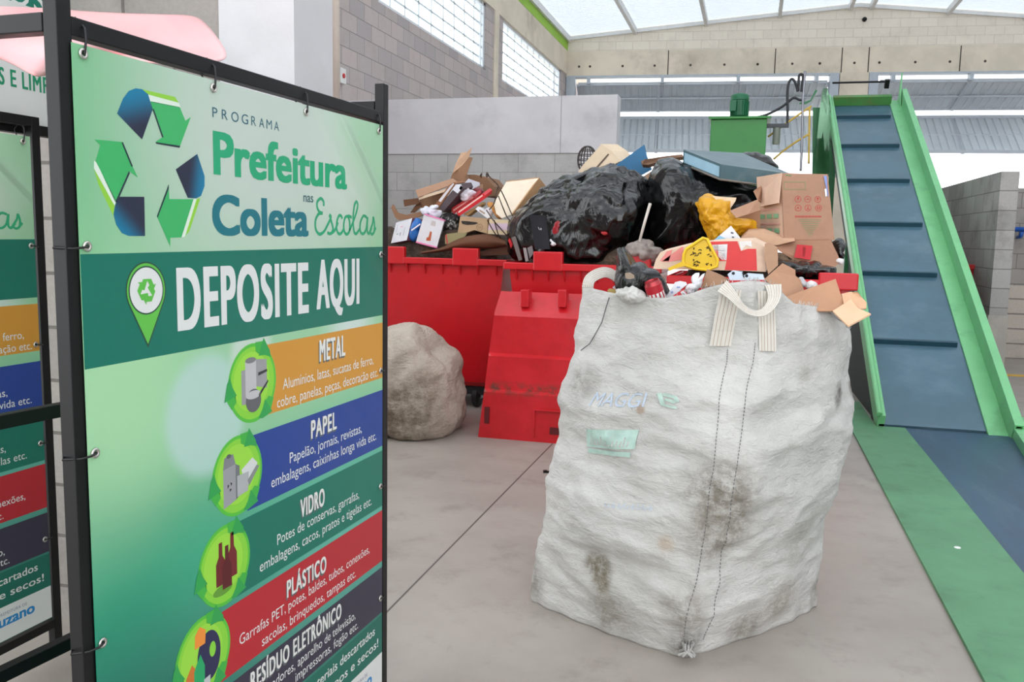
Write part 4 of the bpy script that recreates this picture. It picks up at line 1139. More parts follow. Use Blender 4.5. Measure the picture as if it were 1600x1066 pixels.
FC = thing('floor_conveyor', 'flat blue conveyor belt set in the floor at the lower right', 'conveyor', (1.65, 5.0, 0))
pl = onZ(1392, 668, .02); pr_ = onZ(1546, 680, .02)
lx_ = onZ(1488, 835, .02).x
mb = MB(); mb.box(1.275, 2.45, 1.0, 7.50, .004, .014); part('belt', mb, m_fbelt, FC)
mb = MB(); mb.box(2.45, 2.75, 1.0, 7.5, .0, .02); part('side_plate', mb, m_plate, FC)
mb = MB(); mb.prism([(.848, 1.0, 0), (1.275, 1.0, 0), (1.275, 7.50, 0), (1.09, 7.50, 0), (.848, 7.50, 0)], (0, 0, .016)); mb.box(.848, 1.05, 7.5, 8.6, 0, .016); part('cover_plate', mb, m_plate, FC)
mb = MB(); q = onZ(1496, 856, .016); mb.lathe([(.016, 0), (.014, .003), (0, .004)], (q.x, q.y, .016), n=10); part('bolt', mb, m_steelw, FC)

# ================================================================ hydraulic power unit
YP = 12.0
a, b, c = onY(1111, 183, YP), onY(1199, 183, YP), onY(1111, 246, YP)
HU = thing('hydraulic_unit', 'green hydraulic power unit with a motor on top, behind the rubbish pile', 'machine', ((a.x + b.x) / 2, YP + .3, 0))
m_pg = M('press_green', (52, 132, 58), .4, .06, 2); m_mg = M('motor_green', (24, 104, 66), .45, .06, 3)
mb = MB(); mb.box(a.x, b.x, YP, YP + .6, 2.2, a.z - .03); part('tank', mb, m_pg, HU, bevel=.01)
mb = MB(); mb.box(a.x - .03, b.x + .05, YP - .04, YP + .64, a.z - .03, a.z); part('top_plate', mb, m_pg, HU, bevel=.004)
mc = onY(1155, 182, YP + .3); mt = onY(1155, 142, YP + .3); r_ = (onY(1170, 160, YP + .3).x - onY(1141, 160, YP + .3).x) / 2; h = mt.z - mc.z
mb = MB(); zz = a.z
mb.lathe([(r_ * .85, 0), (r_ * .85, h * .05), (r_ * .62, h * .08), (r_ * .9, h * .14), (r_ * .9, h * .74), (r_, h * .75), (r_, h * .92), (r_ * .9, h * .97), (r_ * .4, h * 1.02), (0, h * 1.03)], (mc.x, YP + .3, zz), n=28)
mo = part('motor', mb, m_mg, HU, 40)
mb = MB()
for i in range(22):
    an = 2 * pi * i / 22; q = Vector((cos(an), sin(an), 0)); t_ = Vector((-q.y, q.x, 0)); mb.obox(Vector((mc.x, YP + .3, zz + h * .43)) + q * r_ * .93, q * r_ * .09, t_ * .006, Vector((0, 0, h * .28)))
subpart('cooling_fins', mb, m_mg, mo)
mb = MB(); mb.obox(Vector((mc.x - r_ * .7, YP + .3 - r_ * .8, zz + h * .5)), (.04, 0, 0), (0, .05, 0), (0, 0, .07)); subpart('terminal_box', mb, m_mg, mo)
for x in (a.x + .05, b.x - .05):
    for y in (YP + .05, YP + .55):
        mb = MB(); mb.box(x - .04, x + .04, y - .04, y + .04, 0, 2.2); part('leg', mb, m_pg, HU)
# hoses, rod, filter and yellow guard beside the head of the conveyor
def P_(x, y, Y=12.3): return onY(1200 + x / 7.105, 90 + y / 7.105, Y)
def tubes(name, label, cat, paths, r, mat):
    mb = MB()
    for pth in paths: mb.tube([Vector(q) for q in catmull([tuple(P_(*v)) for v in pth], 5)], r, 8)
    return solo(name, label, cat, mb, mat, True)
m_hose = M('black_hose', (34, 34, 40), .45, .1)
tubes('hydraulic_hose', 'black hydraulic hose arching from the grey filter up to the steel rod', 'hose', [[(214, 760), (218, 560), (216, 380), (232, 280), (262, 238), (295, 262), (322, 340), (330, 380)]], .017, m_hose)
tubes('hydraulic_hose', 'short black hose curling over the top of the steel rod', 'hose', [[(336, 370), (340, 280), (345, 205), (366, 184), (385, 200), (388, 240), (378, 310), (370, 380)]], .017, m_hose)
tubes('hydraulic_hose', 'long black hose running from the motor to the conveyor head', 'hose', [[(-110, 660), (-30, 640), (60, 600), (150, 550), (215, 500), (262, 460), (300, 448), (350, 470), (372, 468)]], .017, m_hose)
tubes('steel_rod', 'thin upright steel rod beside the conveyor head', 'rod', [[(412, 150), (400, 300), (388, 480), (382, 700), (372, 1050), (362, 1260)]], .016, M('bright_rod', (150, 150, 158), .3, .1, metal=.7))
m_yel = M('yellow_guard_paint', (206, 170, 70), .5, .08)
tubes('yellow_guard', 'yellow tubular guard frame left of the conveyor head', 'guard', [[(0, 880), (120, 790), (240, 705), (360, 620), (480, 540)], [(60, 1130), (180, 1030), (320, 930), (455, 850)], [(462, 560), (458, 800), (452, 1180)]], .013, m_yel)
FLT = onY(1200 + 88 / 7.105, 90 + 780 / 7.105, 12.1); FLB = onY(1200 + 88 / 7.105, 90 + 965 / 7.105, 12.1)
fl = thing('oil_filter', 'grey oil filter canister hanging beside the green tank', 'filter', (FLT.x, 12.1, FLB.z))
rr = .048; h = FLT.z - FLB.z
mb = MB(); mb.lathe([(0, 0), (rr * .9, .0), (rr, .02), (rr, h)], FLB, n=20); part('canister', mb, M('grey_canister', (122, 128, 116), .45, .06), fl, 40)
mb = MB(); mb.box(FLT.x - .30, FLT.x + .16, 12.06, 12.14, FLT.z, FLT.z + .05); part('pipe_head', mb, M('dark_fitting', (66, 70, 72), .5, .1), fl, bevel=.006)
mb = MB(); e1, e2 = onY(1240, 300, 12.3), onY(1258, 240, 12.3)
mb.prism([P_(480, 480), P_(548, 370), P_(530, 350), P_(470, 470), P_(400, 495), P_(350, 500), P_(345, 515), P_(420, 515)], (0, .04, 0)); solo('lever_bracket', 'dark green bracket with a yellow tip on the conveyor head', 'bracket', mb, m_cgd)

# ================================================================ wall fittings
xa, xb = onX(516, 150, XL + .05), onX(528, 150, XL + .05)
mb = MB(); mb.cyl((XL + .06, (xa.y + xb.y) / 2, 2.0), (XL + .06, (xa.y + xb.y) / 2, 6.0), .055, n=14); solo('drain_pipe', 'cream vertical pipe on the left block wall above the banner', 'pipe', mb, M('cream_pvc', (206, 190, 178), .5, .04), True)
q = onX(533, 118, XL + .03)
al = thing('alarm_box', 'small white alarm box with a red button on the left block wall', 'alarm', (XL + .03, q.y, q.z - .07))
mb = MB(); mb.box(XL, XL + .06, q.y - .07, q.y + .07, q.z - .09, q.z + .08); part('case', mb, m_steelw, al, bevel=.006)
mb = MB(); mb.lathe([(.028, 0), (.026, .012), (0, .014)], (XL + .06, q.y, q.z - .005), (1, 0, 0), 16); part('button', mb, M('alarm_red', (190, 40, 40), .4), al, label='red alarm button')
q = onF(1351, 30, -.02)
mb = MB(); mb.lathe([(.05, 0), (.05, -.05), (.035, -.08), (0, -.09)], q + FN * .04, FN, 16); solo('smoke_detector', 'small black detector dot near the peak of the far gable', 'detector', mb, m_black, True)
m_blue = M('blue_rail_paint', (28, 84, 168), .4, .06)
p0 = onY(1557, 358, 12.75); p1 = onY(1660, 362, 12.75)
hr = thing('handrail', 'blue tubular handrail along the block wall at the far right', 'handrail', (p0.x + .3, 12.75, p0.z - .1))
mb = MB(); mb.tube([p0, Vector((p0.x + 3, 12.75, p0.z))], .032, 12); part('rail', mb, m_blue, hr, True)
for dx in (.30, 2.4):
    mb = MB(); mb.tube([(p0.x + dx, 12.75, p0.z - .03), (p0.x + dx, 12.77, p0.z - .09), (p0.x + dx, 12.90, p0.z - .10)], .024, 10); part('bracket', mb, m_blue, hr, True)
Yq = 11.6
mb = MB(); mb.tube([Vector(v) for v in catmull([tuple(onY(x, y, Yq)) for x, y in ((1552, 417), (1554, 430), (1558, 440), (1556, 452))], 5)], .034, 12); pq = onY(1553, 436, Yq)
mb.box(2.60, pq.x, Yq - .02, Yq + .02, pq.z - .02, pq.z + .02)
solo('handrail_end', 'short bent blue handrail end fixed to the divider wall', 'handrail', mb, m_blue, True)
# ================================================================ the rubbish on the bins
CB = {}
def card(c, name='cardboard'):
    if c not in CB: CB[c] = M('%s_%d' % (name, len(CB)), c, .8, .07, 5, .12, 50, dirt=(tuple(int(x * .84) for x in c), .4, 3))
    return CB[c]
TAN, TAN2, TAN3, PALE, BRN = (176, 136, 110), (196, 158, 128), (150, 112, 84), (226, 200, 172), (112, 76, 52)
PL = {}
def plain(c, rough=.6, spec=.5):
    if (c, rough) not in PL: PL[(c, rough)] = M('coloured_surface_%d' % len(PL), c, rough, .06, 6, spec=spec)
    return PL[(c, rough)]
def pane_pts(px, Y):
    if isinstance(Y, (int, float)): return [onY(x, y, Y) for x, y in px]
    return [onY(x, y, yy) for (x, y), yy in zip(px, Y)]
def plane_of(pts):
    n = Vector((0, 0, 0))
    for i in range(len(pts)): n += pts[i].cross(pts[(i + 1) % len(pts)])
    return pts[0], n.normalized()
def toward(n, p): return -n if n.dot(EYEP - p) < 0 else n
def slab(mb, px, Y, th, m=0, prints=(), ms=None, away=None):
    """flat piece with a front outline at depth Y, real thickness th away from it, and printed patches on its face"""
    pts = pane_pts(px, Y); p, n = plane_of(pts); n = toward(n, p)
    mb.prism(pts, (away if away is not None else -n) * th if not isinstance(away, Vector) else away, m, ms)
    for q, mi in prints: mb.poly([onP(x, y, p + n * .0025, n) for x, y in q], mi)
    return p, n
def piece(name, label, cat, px, Y, th, mats, prints=(), group=None, bevel=.0, away=None, ms=None):
    mb = MB(); slab(mb, px, Y, th, 0, prints, ms, away)
    return solo(name, label, cat, mb, mats, False, group, bevel)
BACK = Vector((.10, 1, 0))

# ---- left bin ----------------------------------------------------------------------------------
Y0 = 7.35
base = onY(*za(380, 560), Y0)
bx = thing('cardboard_box', 'open brown cardboard box with a tall raised flap, topmost in the left bin', 'box', base)
mb = MB(); slab(mb, Z(za, (240, 490), (460, 400), (620, 290), (640, 420), (420, 600), (262, 590)), Y0 + .06, .42, 0, away=Vector((.05, .40, .02))); part('box_body', mb, card(TAN3), bx)
mb = MB(); slab(mb, Z(za, (208, 412), (520, 312), (565, 345), (232, 470)), [Y0 - .06, Y0 + .1, Y0 + .0, Y0 - .12], .006); part('flap', mb, card(TAN), bx)
mb = MB(); slab(mb, Z(za, (232, 470), (470, 398), (478, 418), (238, 492)), Y0 - .10, .006); part('flap', mb, card(PALE), bx)
mb = MB(); slab(mb, Z(za, (590, 100), (640, 92), (680, 55), (655, 135), (600, 205), (515, 275), (545, 190)), [Y0 + .2, Y0 + .2, Y0 + .22, Y0 + .2, Y0 + .14, Y0 + .08, Y0 + .12], .006); part('flap', mb, card(TAN2), bx, label='tall pale flap')
mb = MB(); slab(mb, Z(za, (655, 135), (685, 140), (640, 270), (618, 370), (600, 400), (500, 320), (515, 275), (600, 205)), Y0 + .12, .006); part('flap', mb, card(TAN3), bx)
mb = MB(); slab(mb, Z(za, (108, 492), (232, 478), (240, 525), (116, 548)), Y0 + .02, .006); part('flap', mb, card(BRN), bx)
piece('cardboard_piece', 'dark brown cardboard strip under the small flap of the tall-flapped box', 'cardboard', Z(za, (235, 500), (262, 540), (200, 600), (165, 600)), Y0 + .05, .01, card(BRN))
mb = MB(); P = Z(za, (5, 560), (20, 530), (60, 600), (130, 618), (220, 598), (285, 585), (300, 610), (220, 640), (130, 655), (70, 662), (40, 640))
slab(mb, P, 7.12, .02); solo('cardboard_piece', 'curled brown cardboard strip behind the white booklet', 'cardboard', mb, card(TAN3))
Yb = 6.98
mb = MB(); slab(mb, Z(za, (48, 682), (182, 645), (136, 830), (4, 855)), Yb, .05, 0, [(Z(za, (60, 700), (62, 700), (50, 760), (48, 760)), 1), (Z(za, (85, 715), (105, 708), (104, 716), (84, 724)), 2), (Z(za, (52, 775), (66, 771), (65, 780), (51, 784)), 3), (Z(za, (80, 765), (88, 763), (82, 790), (76, 791)), 1), (Z(za, (120, 720), (122, 720), (108, 790), (105, 790)), 1)], 4, away=Vector((.07, .14, -.01)))
solo('booklet', 'white booklet with faint marks lying against the blue pack at the left bin', 'booklet', mb, [plain((228, 230, 236)), plain((150, 150, 160)), plain((232, 180, 190)), plain((140, 180, 170)), plain((110, 60, 76))])
blob('plastic_pack', 'shiny blue plastic pack squeezed between the booklet and the white box', 'pack', Z(za, (190, 655), (220, 640), (250, 655), (240, 740), (225, 810), (200, 842), (165, 830), (172, 740)), Yb + .06, .06, M('shiny_blue', (44, 112, 190), .25, .15, 6, .3, 20), nu=40, nv=24, amp=.006, freq=12)
wb = thing('gift_box', 'white box with pink edges and a small brown picture, standing on the left bin rim', 'box', onY(*za(300, 880), Yb - .03))
fr = Z(za, (282, 608), (450, 662), (385, 893), (212, 848))
mb = MB(); slab(mb, fr, Yb - .02, .16, 0, [(Z(za, (345, 665), (378, 672), (372, 712), (335, 705)), 1), (Z(za, (332, 752), (345, 762), (334, 835), (298, 832), (302, 806), (316, 804)), 2)], away=Vector((-.05, .17, .0))); part('box_body', mb, [plain((222, 220, 224)), plain((196, 186, 184)), plain((186, 88, 48))], wb, bevel=.003)
mb = MB()
slab(mb, Z(za, (282, 606), (450, 660), (449, 670), (281, 616)), Yb - .026, .03); slab(mb, Z(za, (214, 838), (386, 884), (384, 896), (211, 850)), Yb - .026, .03); part('edge_trim', mb, plain((232, 130, 176)), wb, label='pink edge')
mb = MB(); slab(mb, Z(za, (172, 742), (246, 690), (248, 700), (176, 752)), Yb - .03, .01); part('edge_trim', mb, plain((236, 234, 240)), wb)
blob('cloth_bundle', 'black and white patterned cloth bundle between the white box and the logo cardboard', 'cloth', Z(za, (430, 615), (470, 605), (530, 618), (580, 640), (575, 700), (560, 755), (500, 770), (440, 740)), 7.15, .09, M('patterned_black_cloth', (34, 30, 30), .8, .5, 14, .6, 30, dirt=((226, 226, 220), .9, 26)), nu=48, nv=30, amp=.02, freq=9)
blob('paper_wad', 'crumpled white paper on top of the white box with pink edges', 'paper', Z(za, (232, 570), (270, 555), (330, 560), (370, 575), (400, 555), (420, 580), (405, 620), (330, 605), (262, 590)), 7.05, .05, plain((226, 226, 236), .7), nu=40, nv=24, amp=.02, freq=16)
mb = MB(); slab(mb, Z(za, (372, 532), (490, 368), (530, 345), (548, 356), (412, 545)), 7.12, .03, 0, [(Z(za, (400, 500), (500, 375), (525, 352), (530, 362), (420, 512)), 1)], away=Vector((.04, .12, .02))); solo('book', 'brown book with a white cover stripe leaning upright left of the dark book', 'book', mb, [plain((150, 96, 62)), plain((222, 216, 220))])
mb = MB(); slab(mb, Z(za, (408, 560), (545, 362), (590, 360), (608, 398), (440, 592)), 7.08, .03, 0, [(Z(za, (470, 470), (545, 364), (590, 362), (600, 392), (560, 440), (520, 410)), 1), (Z(za, (588, 372), (606, 398), (585, 412), (572, 398)), 2)], away=Vector((.05, .12, .02))); solo('book', 'dark grey book with a white wrapper end, leaning beside the red boxes', 'book', mb, [plain((84, 70, 74)), plain((226, 226, 234)), plain((40, 36, 42))])
mb = MB(); slab(mb, Z(za, (512, 560), (690, 452), (702, 478), (530, 612), (510, 590)), 7.14, .05, 0, [(Z(za, (522, 575), (690, 466), (694, 474), (524, 590)), 1)], away=Vector((.03, .10, .05))); solo('carton', 'upper of the two long red cartons in the left bin', 'carton', mb, [plain((178, 34, 40), .35), plain((222, 148, 140))])
mb = MB(); slab(mb, Z(za, (556, 590), (772, 438), (790, 455), (786, 485), (575, 628), (556, 615)), 7.06, .05, 0, [(Z(za, (566, 590), (765, 450), (770, 460), (568, 604)), 1)], away=Vector((.03, .10, .05))); solo('carton', 'lower of the two long red cartons, with a bright striped edge', 'carton', mb, [plain((206, 36, 44), .3), plain((238, 200, 190))])
piece('cardboard_piece', 'narrow tan cardboard strip lying under the red cartons', 'cardboard', Z(za, (610, 610), (720, 545), (765, 512), (765, 530), (640, 628)), 7.1, .04, card((196, 160, 110)), away=BACK * .08)
blob('plastic_film', 'crumpled clear whitish plastic film above the red cartons', 'film', Z(za, (575, 435), (610, 400), (660, 400), (715, 435), (700, 465), (650, 505), (610, 500)), 7.16, .06, M('whitish_film', (214, 208, 216), .25, .12, 10, .5, 30, dirt=((190, 90, 96), .5, 12)), nu=48, nv=30, amp=.03, freq=14)
blob('ball', 'dark red round ball behind the clear plastic film', 'ball', Z(za, (690, 420), (705, 398), (738, 390), (765, 402), (778, 430), (760, 455), (720, 460), (695, 445)), 7.3, .07, plain((120, 34, 38), .4), nu=32, nv=20, amp=.004)
mb = MB(); slab(mb, Z(za, (632, 285), (700, 282), (800, 308), (860, 380), (870, 460), (790, 470), (690, 440), (625, 370)), 7.5, .3, 0, [(Z(za, (680, 385), (770, 360), (775, 430), (700, 450)), 1)], away=BACK * .3); solo('cardboard_box', 'dark brown cardboard box behind the red cartons and the wire', 'box', mb, [card((132, 96, 70)), card((176, 140, 112))])
piece('paper_sheet', 'grey white sheet standing behind the plastic film', 'paper', Z(za, (615, 355), (650, 316), (742, 348), (745, 372), (690, 400), (620, 400)), 7.4, .008, plain((206, 206, 216)))
mb = MB(); slab(mb, Z(za, (708, 570), (728, 548), (752, 556), (828, 612), (830, 640), (808, 648)), 7.05, .05, 0, [(Z(za, (742, 572), (790, 602), (784, 614), (740, 586)), 1)], away=BACK * .06); solo('carton', 'slim white carton with a pale brown mark right of the red cartons', 'carton', mb, [plain((234, 232, 236)), plain((176, 150, 130))])
blob('cloth_scrap', 'orange tan rag beside the slim white carton', 'cloth', Z(za, (800, 530), (822, 512), (850, 522), (880, 570), (935, 625), (945, 650), (905, 655), (870, 600), (830, 555)), 7.1, .04, plain((198, 138, 74), .8), nu=40, nv=24, amp=.012, freq=14)
blob('plastic_film', 'small crumpled clear film on the right of the slim white carton', 'film', Z(za, (795, 575), (830, 560), (855, 580), (850, 615), (815, 615)), 7.08, .03, plain((222, 214, 220), .3), nu=32, nv=20, amp=.012, freq=18)
mb = MB(); fr = Z(za, (582, 630), (700, 640), (812, 650), (806, 775), (700, 745), (590, 780), (560, 770))
p, n = slab(mb, fr, 6.99, .03, 0, [(Z(za, (588, 668), (640, 670), (720, 680), (732, 688), (700, 698), (640, 702), (600, 694)), 1), (Z(za, (610, 676), (700, 684), (690, 692), (620, 690)), 2)] + [([za(744 + 27 * cos(a) + 0, 722 + 27 * sin(a)), za(744 + 27 * cos(b), 722 + 27 * sin(b)), za(744 + 24 * cos(b), 722 + 24 * sin(b)), za(744 + 24 * cos(a), 722 + 24 * sin(a))], 2) for a, b in [(2 * pi * i / 24, 2 * pi * (i + 1) / 24) for i in range(24)]] + [(Z(za, (728, 716), (760, 719), (760, 722), (728, 719)), 2), (Z(za, (730, 726), (758, 729), (758, 731), (730, 728)), 2)], away=BACK * .12)
solo('cardboard_piece', 'brown cardboard printed with a black oval logo and a thin ring, left bin', 'cardboard', mb, [card((184, 152, 118)), plain((44, 38, 34)), plain((120, 98, 76))])
piece('cardboard_piece', 'olive green cardboard with a red edge beneath the logo cardboard', 'cardboard', Z(za, (455, 790), (470, 776), (560, 765), (640, 770), (600, 830), (480, 862), (455, 860)), 6.97, .01, [card((150, 138, 98)), plain((190, 70, 66))], [(Z(za, (456, 790), (468, 778), (480, 858), (470, 862)), 1)])
piece('paper_packet', 'pale pink and cream paper packet at the right end of the left bin', 'packet', Z(za, (825, 653), (985, 660), (968, 786), (805, 776)), 7.0, .04, [plain((236, 214, 176)), plain((234, 206, 222))], [(Z(za, (822, 690), (978, 688), (970, 745), (812, 742)), 1)], away=BACK * .07)
mb = MB()
def crv(u, v):
    a = catmull(Z(za, (250, 925), (420, 890), (520, 840), (640, 795), (790, 778), (900, 800), (965, 835)), 6); b = catmull(Z(za, (260, 945), (430, 925), (540, 905), (660, 895), (790, 900), (900, 890), (960, 880)), 6)
    i = u * (len(a) - 1); k_ = min(int(i), len(a) - 2); f_ = i - k_
    x = (a[k_][0] * (1 - f_) + a[k_ + 1][0] * f_) * (1 - v) + (b[k_][0] * (1 - f_) + b[k_ + 1][0] * f_) * v
    y = (a[k_][1] * (1 - f_) + a[k_ + 1][1] * f_) * (1 - v) + (b[k_][1] * (1 - f_) + b[k_ + 1][1] * f_) * v
    return onY(x, y, 6.95 - .05 * sin(pi * v) + .02 * sin(u * 9))
mb.grid(crv, 34, 10); o = solo('kraft_sheet', 'large curved dark brown paper sheet along the left bin rim', 'paper', mb, card((104, 66, 44)), True)
o.modifiers.new('thick', 'SOLIDIFY').thickness = .006
piece('cardboard_piece', 'crushed brown cardboard at the right corner of the left bin', 'cardboard', Z(za, (740, 925), (860, 895), (975, 872), (1000, 905), (985, 950), (760, 960)), 6.98, .03, card((92, 58, 40)), away=BACK * .1)
bx = thing('cardboard_box', 'pale open cardboard box with sunlight in its colour, leaning left of the big black bag', 'box', onY(*zc(640, 520), 7.1))
mb = MB(); slab(mb, Z(zc, (478, 392), (540, 270), (605, 163), (945, 124), (672, 498), (560, 540), (500, 490)), [7.05, 7.15, 7.25, 7.2, 7.0, 6.98, 7.0], .01); part('box_side', mb, card((238, 222, 200)), bx, label='pale side, sunlight in its colour')  # sunlight on this side is put into the pale card colour
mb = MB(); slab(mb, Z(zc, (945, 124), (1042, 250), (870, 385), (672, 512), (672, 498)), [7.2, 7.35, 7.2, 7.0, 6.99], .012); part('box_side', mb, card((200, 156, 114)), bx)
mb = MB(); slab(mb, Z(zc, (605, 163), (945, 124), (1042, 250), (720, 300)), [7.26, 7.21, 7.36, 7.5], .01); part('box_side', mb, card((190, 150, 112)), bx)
mb = MB(); wr = []
for pth in ([(410, 85), (470, 145), (522, 200), (590, 330), (655, 480), (700, 570), (742, 628)], [(345, 118), (338, 95), (352, 72), (345, 118)], [(405, 110), (418, 90), (408, 62), (398, 90), (405, 110)], [(520, 215), (500, 300), (478, 390), (430, 450)], [(400, 455), (470, 560), (540, 640), (612, 722)], [(410, 560), (470, 670), (545, 775)], [(480, 560), (520, 700), (560, 770)], [(525, 310), (560, 400), (610, 520), (640, 560)], [(620, 760), (660, 850), (680, 965)]):
    mb.tube([onY(x, y, 6.96 + .03 * sin(i)) for i, (x, y) in enumerate(catmull(Z(zc, *pth), 4))], .0048, 6)
solo('wire_tangle', 'tangle of thin bent dark wire hooked over the right end of the left bin', 'wire', mb, M('dark_wire', (74, 56, 44), .5, .2, metal=.4), True)
Yg = 6.50
for px, lb, c in ((((660, 745), (690, 728), (705, 735), (770, 972), (735, 985)), 'leftmost of the three thin grey sheets stuck in beside the black bag', (112, 102, 98)), (((762, 738), (790, 728), (838, 985), (805, 992)), 'narrow light grey sheet between the two other grey sheets by the black bag', (156, 146, 146)), (((778, 642), (845, 632), (888, 905), (850, 962)), 'widest of the three grey sheets, touching the black wrapped box', (128, 120, 122))):
    piece('plastic_sheet', lb, 'sheet', Z(zc, *px), Yg + .02, .02, plain(c, .45), group='grey sheets wedged between the bins')
piece('plastic_piece', 'bright red plastic shard between the wire and the grey sheets', 'plastic', Z(zc, (668, 705), (735, 640), (748, 700), (690, 770), (655, 855), (625, 770)), 6.62, .02, plain((214, 40, 50), .35))

# ---- middle bin --------------------------------------------------------------------------------
def plastic_bag(name, c=(9, 9, 10), rough=.14, fine=1.0, spec=.5):
    k = NT(name); pos = k.n('ShaderNodeTexCoord').outputs['Object']
    k.b.inputs['Base Color'].default_value = lin(c); k.b.inputs['Roughness'].default_value = rough; k.b.inputs['Specular IOR Level'].default_value = spec
    wv = k.n('ShaderNodeTexNoise', i_Scale=2.2, i_Detail=2.0); k.l(pos, wv.inputs[0])
    va = k.n('ShaderNodeVectorMath', operation='MULTIPLY_ADD'); k.l(wv.outputs['Color'], va.inputs[0]); va.inputs[1].default_value = (.5, .5, .5); k.l(pos, va.inputs[2])
    n1 = k.n('ShaderNodeTexNoise', noise_type='RIDGED_MULTIFRACTAL', i_Scale=3.2 * fine, i_Detail=4.0, i_Roughness=.5); k.l(k.scale(va.outputs[0], (1.6, 1.6, .8)), n1.inputs['Vector'])
    n2 = k.noise(k.scale(va.outputs[0], (2.5, 2.5, 1)), 14 * fine, 3, .55, .5)
    h = k.math('ADD', k.math('MULTIPLY', n1.outputs[0], .5), k.math('MULTIPLY', n2, .10))
    k.l(k.bump(h, .8, .05), k.b.inputs['Normal'])
    return k.mat
m_bb = plastic_bag('black_bag_plastic', (10, 10, 11), .15, 1.0, .7)
bigbag = [(796, 392), (801, 352), (812, 333), (832, 320), (858, 302), (888, 286), (910, 277), (935, 268), (962, 264), (986, 268), (1004, 277), (1016, 292), (1019, 320), (1013, 350), (1004, 378), (986, 396), (965, 408), (930, 416), (885, 418), (840, 412)]
Yk = 6.98
bb = thing('rubbish_bag', 'biggest black rubbish bag, torn and shiny, heaped on the middle red bin', 'bag', onY(910, 412, Yk))
blob('bag_body', None, None, bigbag, Yk, .52, m_bb, root=bb, nu=150, nv=84, amp=.06, freq=2.6, seed=3, ridge=.055, pw=.7)
blob('loose_fold', None, None, Z(zd, (10, 480), (90, 420), (180, 330), (260, 290), (350, 230), (420, 200), (500, 200), (420, 300), (330, 400), (240, 440), (120, 470)), Yk - .06, .24, m_bb, root=bb, nu=80, nv=40, amp=.03, freq=4, seed=9, ridge=.02)
m_redp = plain((150, 24, 36), .3)
blob('plastic_bottle', 'red plastic bottle poking out of the left tear in the biggest black bag', 'bottle', Z(zd, (250, 600), (240, 560), (262, 530), (280, 490), (305, 482), (314, 510), (298, 550), (275, 600)), Yk - .475, .028, m_redp, nu=36, nv=24, amp=.004)
blob('paper_wad', 'white paper scrap under the red bottle in the torn black bag', 'paper', Z(zd, (228, 622), (250, 605), (288, 610), (290, 650), (262, 662), (235, 645)), Yk - .47, .035, plain((226, 226, 230)), nu=32, nv=20, amp=.012, freq=16)
blob('plastic_piece', 'small red and white scrap in the right tear of the biggest black bag', 'plastic', Z(zd, (556, 580), (566, 552), (592, 540), (612, 530), (605, 570), (580, 592)), Yk - .495, .018, plain((190, 60, 60), .35), nu=28, nv=18, amp=.006, freq=14)
mb = MB(); slab(mb, Z(zc, (846, 505), (1010, 508), (1062, 862), (905, 862)), 6.47, .2, 0, [(Z(zc, (935, 630), (942, 632), (955, 660), (948, 662)), 1), (Z(zc, (962, 640), (975, 645), (972, 665), (960, 660)), 1)], away=Vector((.04, .25, .0))); solo('black_box', 'black box with small white marks at the left end of the biggest black bag', 'box', mb, [M('black_film_box', (34, 35, 42), .3, .15, 5, .2, 10), plain((170, 170, 176))], bevel=.015)
rb_ = [(1016, 330), (1014, 300), (1020, 272), (1032, 254), (1052, 249), (1070, 256), (1098, 268), (1128, 279), (1165, 288), (1196, 298), (1204, 330), (1196, 370), (1150, 392), (1090, 412), (1030, 416), (1006, 404), (1012, 372)]
blob('rubbish_bag', 'smooth black rubbish bag under the teal cushion, right of the biggest bag', 'bag', rb_, 6.95, .38, plastic_bag('black_bag_smooth', (10, 10, 11), .15, .8), nu=130, nv=70, amp=.04, freq=2.4, seed=12, ridge=.03)
blob('rubbish_bag', 'small part of a black bag showing behind the teal cushion', 'bag', Z(zb, (540, 110), (565, 75), (620, 64), (680, 80), (735, 115), (770, 150), (700, 170), (600, 160)), 7.5, .2, m_bb, nu=60, nv=34, amp=.02, freq=5, seed=21)
mb = MB(); slab(mb, Z(zd, (415, 190), (445, 150), (560, 20), (625, 65), (680, 128), (560, 182), (430, 200)), 7.4, .1, 0, [(Z(zd, (510, 182), (600, 80), (608, 86), (522, 186)), 1)], away=Vector((.1, .22, .02))); solo('cardboard_box', 'cream cardboard box with a dark tape line behind the biggest black bag', 'box', mb, [card((226, 204, 176)), plain((96, 78, 66))], bevel=.004)
piece('board', 'bright blue board standing on its corner behind the black bags', 'board', Z(zd, (640, 158), (826, 24), (840, 90), (872, 180), (806, 216)), 7.35, .02, M('blue_board', (38, 104, 146), .45, .08, 5), away=BACK * .02)
piece('cardboard_piece', 'small tan cardboard under the right corner of the blue board', 'cardboard', Z(zd, (812, 228), (868, 192), (868, 262), (830, 262)), 7.25, .01, card(TAN2), away=BACK * .05)
mb = MB(); c = onY(*zd(470, 120), 7.55)
for i in range(9):
    a = pi * i / 9; mb.tube([c + Vector((.085 * cos(b) * cos(a), .085 * cos(b) * sin(a), .12 * sin(b))) for b in [2 * pi * j / 20 for j in range(20)]], .004, 5, 0, True)
for zz in (-.08, -.04, 0, .04, .08): mb.tube([c + Vector((.085 * sqrt(1 - (zz / .12) ** 2) * cos(b), .085 * sqrt(1 - (zz / .12) ** 2) * sin(b), zz)) for b in [2 * pi * j / 20 for j in range(20)]], .004, 5, 0, True)
solo('wire_basket', 'round dark wire basket peeping out left of the cream box', 'basket', mb, M('dark_basket_wire', (58, 50, 46), .5, .1), True)
